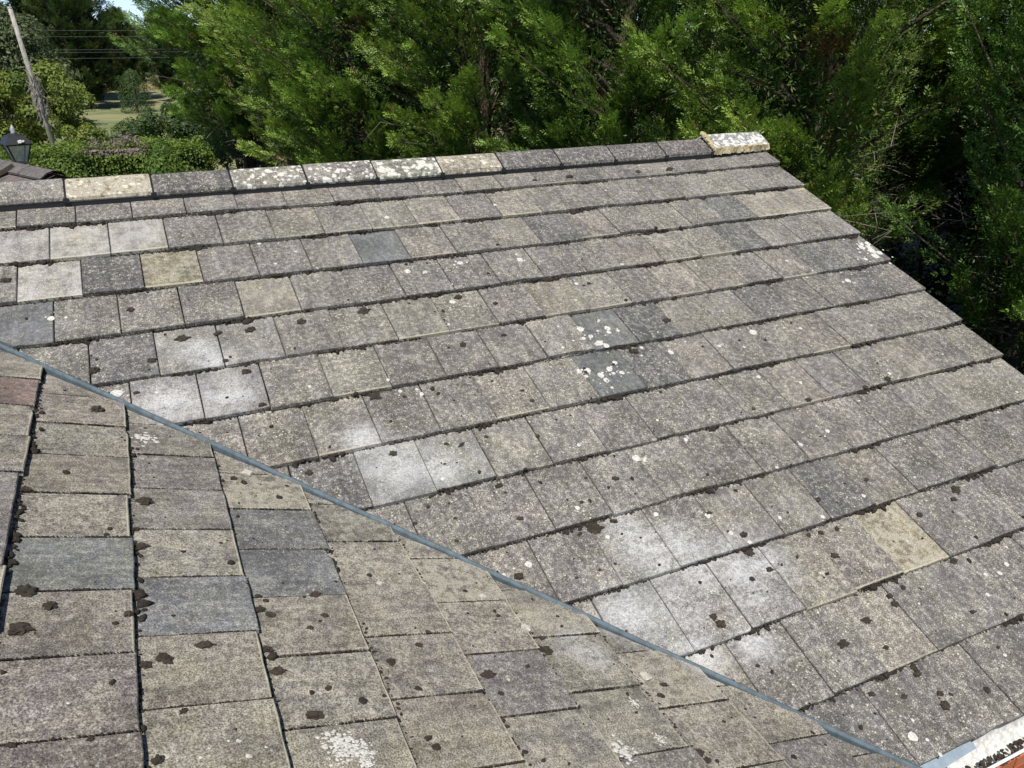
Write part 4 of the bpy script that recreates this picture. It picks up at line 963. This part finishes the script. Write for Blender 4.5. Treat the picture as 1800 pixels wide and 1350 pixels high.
# straw-coloured tall grass strip at the far edge of the field
g = np.random.default_rng(8); n = 9000
C = np.stack([g.uniform(-8, 10, n), g.uniform(72, 82, n), GZ + g.uniform(0, 0.5, n)], 1)
V, F, T = leaf_quads(C, np.stack([g.normal(0, .3, n), -np.ones(n), g.normal(0.2, .3, n)], 1), 0.16, g, g.random(n), 0.35)
o = obj('tall_grass', mesh_np('tall_grass', V, F, M_straw, 4, T)); tag(o, 'straw-coloured tall grass along the far edge of the field', 'grass', kind='stuff')
# far wood closing the view
g = np.random.default_rng(9); n = 60000
C = np.stack([g.uniform(-40, 60, n), g.uniform(96, 112, n), np.zeros(n)], 1)
hh = 4.1 + 0.6 * np.sin(C[:, 0] * .31) + 0.5 * np.sin(C[:, 0] * .83 + 1); C[:, 2] = GZ + hh * g.random(n) ** .6
V, F, T = leaf_quads(C, np.stack([g.normal(0, .6, n), -np.ones(n), .6 + g.normal(0, .5, n)], 1), 0.30, g, np.clip(g.normal(.2, .2, n), 0, 1), 0.6)
o = obj('far_wood', mesh_np('far_wood', V, F, M_leaf, 4, T)); tag(o, 'distant belt of trees beyond the field', 'wood', kind='stuff')

# ================================================================ POLE, CABLES, LANTERN, SMALL ROOF
pole = empty('telegraph_pole', (-3.42, 26.6, GZ))
M_pole = bark_material('weathered_pole_wood', (0.22, 0.20, 0.175), (0.46, 0.43, 0.39), 22.0)
mb = MB(); top = Vector((-0.42, 0.0, 5.50)); mb.tube([(0.03, 0, -.2), tuple(top * 0.5), tuple(top)], [0.086, 0.075, 0.064], 12); mb.build('post', M_pole, pole, True)
mb = MB(); mb.tube([tuple(top + Vector((0.004, 0, -.02))), tuple(top + Vector((0, 0, .03)))], [0.070, 0.067], 12); mb.build('pole_cap', plain('grey_cap', (0.5, 0.5, 0.48), .6), pole)
mb = MB(); rr = random.Random(3)
for k in range(150):
    z = rr.gauss(2.85, 0.42); b0 = top * (z / 5.5); a = rr.uniform(0, 6.28); p = b0 + Vector((math.cos(a) * .07, math.sin(a) * .07, 0))
    mb.tube([p, p + Vector((math.cos(a) * rr.uniform(.02, .14), math.sin(a) * .1, rr.uniform(-.3, .3))), p + Vector((math.cos(a) * rr.uniform(.0, .26), math.sin(a) * .1, rr.uniform(-.3, .45)))], [0.014, 0.010, 0.004], 4, cap=False)
mb.build('dead_ivy', plain('dead_grey_ivy', (0.33, 0.30, 0.27), .95, .35, 8.0), pole)
tag(pole, 'weathered grey telegraph pole wrapped with dead ivy, leaning left', 'pole')
# cables cross at about 36 m
M_cab = plain('grey_cable', (0.20, 0.21, 0.22), 0.5)
for k, dz in enumerate((0.0, -0.33, -1.02, -1.16, -1.48)):
    mb = MB(); mb.tube([(-12 + 2.4 * q, 50.0, 0.67 + dz - 0.05 + 0.0012 * (q - 6) ** 2) for q in range(13)], 0.0034, 5)
    o = mb.build('overhead_cable', M_cab); tag(o, ['highest', 'second highest', 'middle', 'second lowest', 'lowest'][k] + ' of the five overhead cables crossing before the dark conifer', 'cable', 'overhead cables')

# small tiled roof behind the ridge at far left, turned at an angle, on its own walls
hut = empty('outbuilding', (-1.78, 3.14, GZ)); HP = math.radians(23)
hu = Vector((-0.477, 0.879, 0)); hw_ = Vector((-0.879, -0.477, 0)); hd = hw_ * math.cos(HP) - Vector((0, 0, math.sin(HP))); hn = hw_ * math.sin(HP) + Vector((0, 0, math.cos(HP)))
HB = Vector((0, 0, -GZ - 0.37))
def hp(u, d, n): return HB + hu * u + hd * d + hn * n
M_hut = plain('brown_grey_tiles', (0.150, 0.122, 0.112), 0.9, 0.35, 14.0, bump=0.5)
mb = MB(); mb.add([hp(0, 0, -.05), hp(3.2, 0, -.05), hp(3.2, 3.0, -.05), hp(0, 3.0, -.05)], [(0, 1, 2, 3)])
hd2 = -hw_ * math.cos(HP) - Vector((0, 0, math.sin(HP)))
mb.add([HB, HB + hu * 3.2, HB + hu * 3.2 + hd2 * 1.9, HB + hd2 * 1.9], [(0, 3, 2, 1)]); hroof = mb.build('roof', M_hut, hut)
mb = MB()
for (da, db) in ((hd * 2.8, hd2 * 1.8),):
    a_, b_ = HB + da + hu * .1, HB + db + hu * .1; c_, d_ = HB + da + hu * 3.1, HB + db + hu * 3.1
    lo4 = [Vector((p.x, p.y, 0)) for p in (a_, b_, d_, c_)]
    up4 = [p - Vector((0, 0, .12)) for p in (a_, b_, d_, c_)]
    mb.add(lo4 + up4 + [HB + hu * .1 - Vector((0, 0, .12))], [(0, 1, 5, 4), (1, 2, 6, 5), (2, 3, 7, 6), (3, 0, 4, 7), (4, 5, 8)])
mb.build('wall', M_joint, hut)
for c in range(8):
    for q in range(11):
        u0 = q * 0.30 - (0.15 if c % 2 else 0.0); u1 = u0 + 0.297; u0 = max(u0, 0.0)
        if u1 - u0 < 0.04: continue
        rr = random.Random(c * 50 + q); e = rr.gauss(0, .003); d0_, d1_ = c * 0.33, (c + 1) * 0.33
        tb = MB(); tb.add([hp(u0, d0_, -.022), hp(u1, d0_, -.022), hp(u1, d1_, e), hp(u0, d1_, e), hp(u0, d1_, -.024), hp(u1, d1_, -.024)], [(0, 1, 2, 3), (3, 2, 5, 4)])
        tb.build('roof_tile', M_hut, hroof)
M_hip = plain('dark_ridge_tiles', (0.125, 0.112, 0.106), .9, .3, 20.0, bump=0.4)
for q in range(7):
    hb = MB(); u0, u1 = q * 0.45, q * 0.45 + 0.44
    pr_ = [hw_ * 0.13 + Vector((0, 0, -.035)), hw_ * 0.06 + Vector((0, 0, .008)), Vector((0, 0, .024)), hw_ * -0.06 + Vector((0, 0, .008)), hw_ * -0.13 + Vector((0, 0, -.035))]
    hb.extrude(pr_, HB + hu * u0, HB + hu * u1); hb.extrude(pr_[::-1], HB + hu * u0 - Vector((0, 0, .012)), HB + hu * u1 - Vector((0, 0, .012))); hb.build('ridge_tile', M_hip, hroof)
hb = MB()
for q in range(14):
    t0 = 0.05 + q * 0.2; rr = random.Random(q); p = hp(0.66 + t0 * .15, t0, .016)
    hb.tube([p, p + hd * 0.19 + hu * .03], [0.035 * rr.uniform(.8, 1.3), 0.03], 6)
hb.build('hip_seam', M_moss, hroof)  # raised dark seam added for the line where two roof planes meet
tag(hut, 'small brown tiled roof of an outbuilding behind the ridge, far left', 'outbuilding')

# lantern on its post
lamp = empty('lamp_post', (-2.23, 5.05, GZ)); zc = 3.585      # lantern floor height above ground
M_iron = plain('black_iron', (0.020, 0.021, 0.024), 0.45, 0.2, 30.0)
m, nd, lk, b = new_mat('frosted_lantern_glass'); b.inputs['Base Color'].default_value = (0.85, 0.86, 0.84, 1); b.inputs['Roughness'].default_value = 0.35; 
tr = nd.new('ShaderNodeBsdfTranslucent'); tr.inputs[0].default_value = (0.8, 0.8, 0.78, 1); mx = nd.new('ShaderNodeMixShader'); mx.inputs[0].default_value = 0.55
lk.new(b.outputs[0], mx.inputs[1]); lk.new(tr.outputs[0], mx.inputs[2]); tp_ = nd.new('ShaderNodeBsdfTransparent'); m3 = nd.new('ShaderNodeMixShader'); m3.inputs[0].default_value = 0.55
lk.new(mx.outputs[0], m3.inputs[1]); lk.new(tp_.outputs[0], m3.inputs[2]); lk.new(m3.outputs[0], nd['Material Output'].inputs[0])
M_fgl = m
mb = MB(); mb.tube([(0, 0, -.1), (0, 0, .5), (0, 0, .55), (0, 0, zc - .12), (0, 0, zc - .04)], [0.07, 0.06, 0.035, 0.025, 0.05], 10); mb.build('post', M_iron, lamp, True)
rb, rt, hh = 0.080, 0.165, 0.205
ca = [math.radians(45 + 90 * k + 18) for k in range(4)]
def ring(rr_, z): return [Vector((rr_ * math.cos(a), rr_ * math.sin(a), z)) for a in ca]
b0, t0 = ring(rb, zc), ring(rt, zc + hh)
for k in range(4):
    gb = MB(); gb.add([b0[k], b0[(k+1) % 4], t0[(k+1) % 4], t0[k]], [(0, 1, 2, 3)]); gb.build('pane', M_fgl, lamp)
mb = MB()
for k in range(4): mb.tube([b0[k], t0[k]], 0.009, 5); mb.tube([b0[k], b0[(k+1) % 4]], 0.010, 5); mb.tube([t0[k], t0[(k+1) % 4]], 0.012, 5)
mb.build('frame', M_iron, lamp)
mb = MB(); r0 = ring(0.192, zc + hh + .005); r1 = ring(0.115, zc + hh + .085); r2 = ring(0.040, zc + hh + .110)
for lo_, hi_ in ((r0, r1), (r1, r2)):
    mb.add(lo_ + hi_, [(k, (k+1) % 4, 4 + (k+1) % 4, 4 + k) for k in range(4)])
mb.add(r0, [(3, 2, 1, 0)]); roof = mb.build('roof', M_iron, lamp)
mb = MB(); mb.tube([(0, 0, zc + hh + .105), (0, 0, zc + hh + .125), (0, 0, zc + hh + .15), (0, 0, zc + hh + .20)], [0.035, 0.022, 0.028, 0.004], 8); mb.build('finial', plain('grey_finial', (.35, .36, .36), .5), roof, True)
sp = obj('bird_dropping', CM[2], roof); sp.scale = (0.045, 0.035, 0.02); sp.location = r0[2] * 0.5 + r0[3] * 0.5 + Vector((0.02, 0.03, 0.02)); sp.data = CM[2].copy(); sp.data.materials[0] = M_lich
tag(lamp, 'black four-sided lantern with frosted panes on a post, far left', 'lamp post')
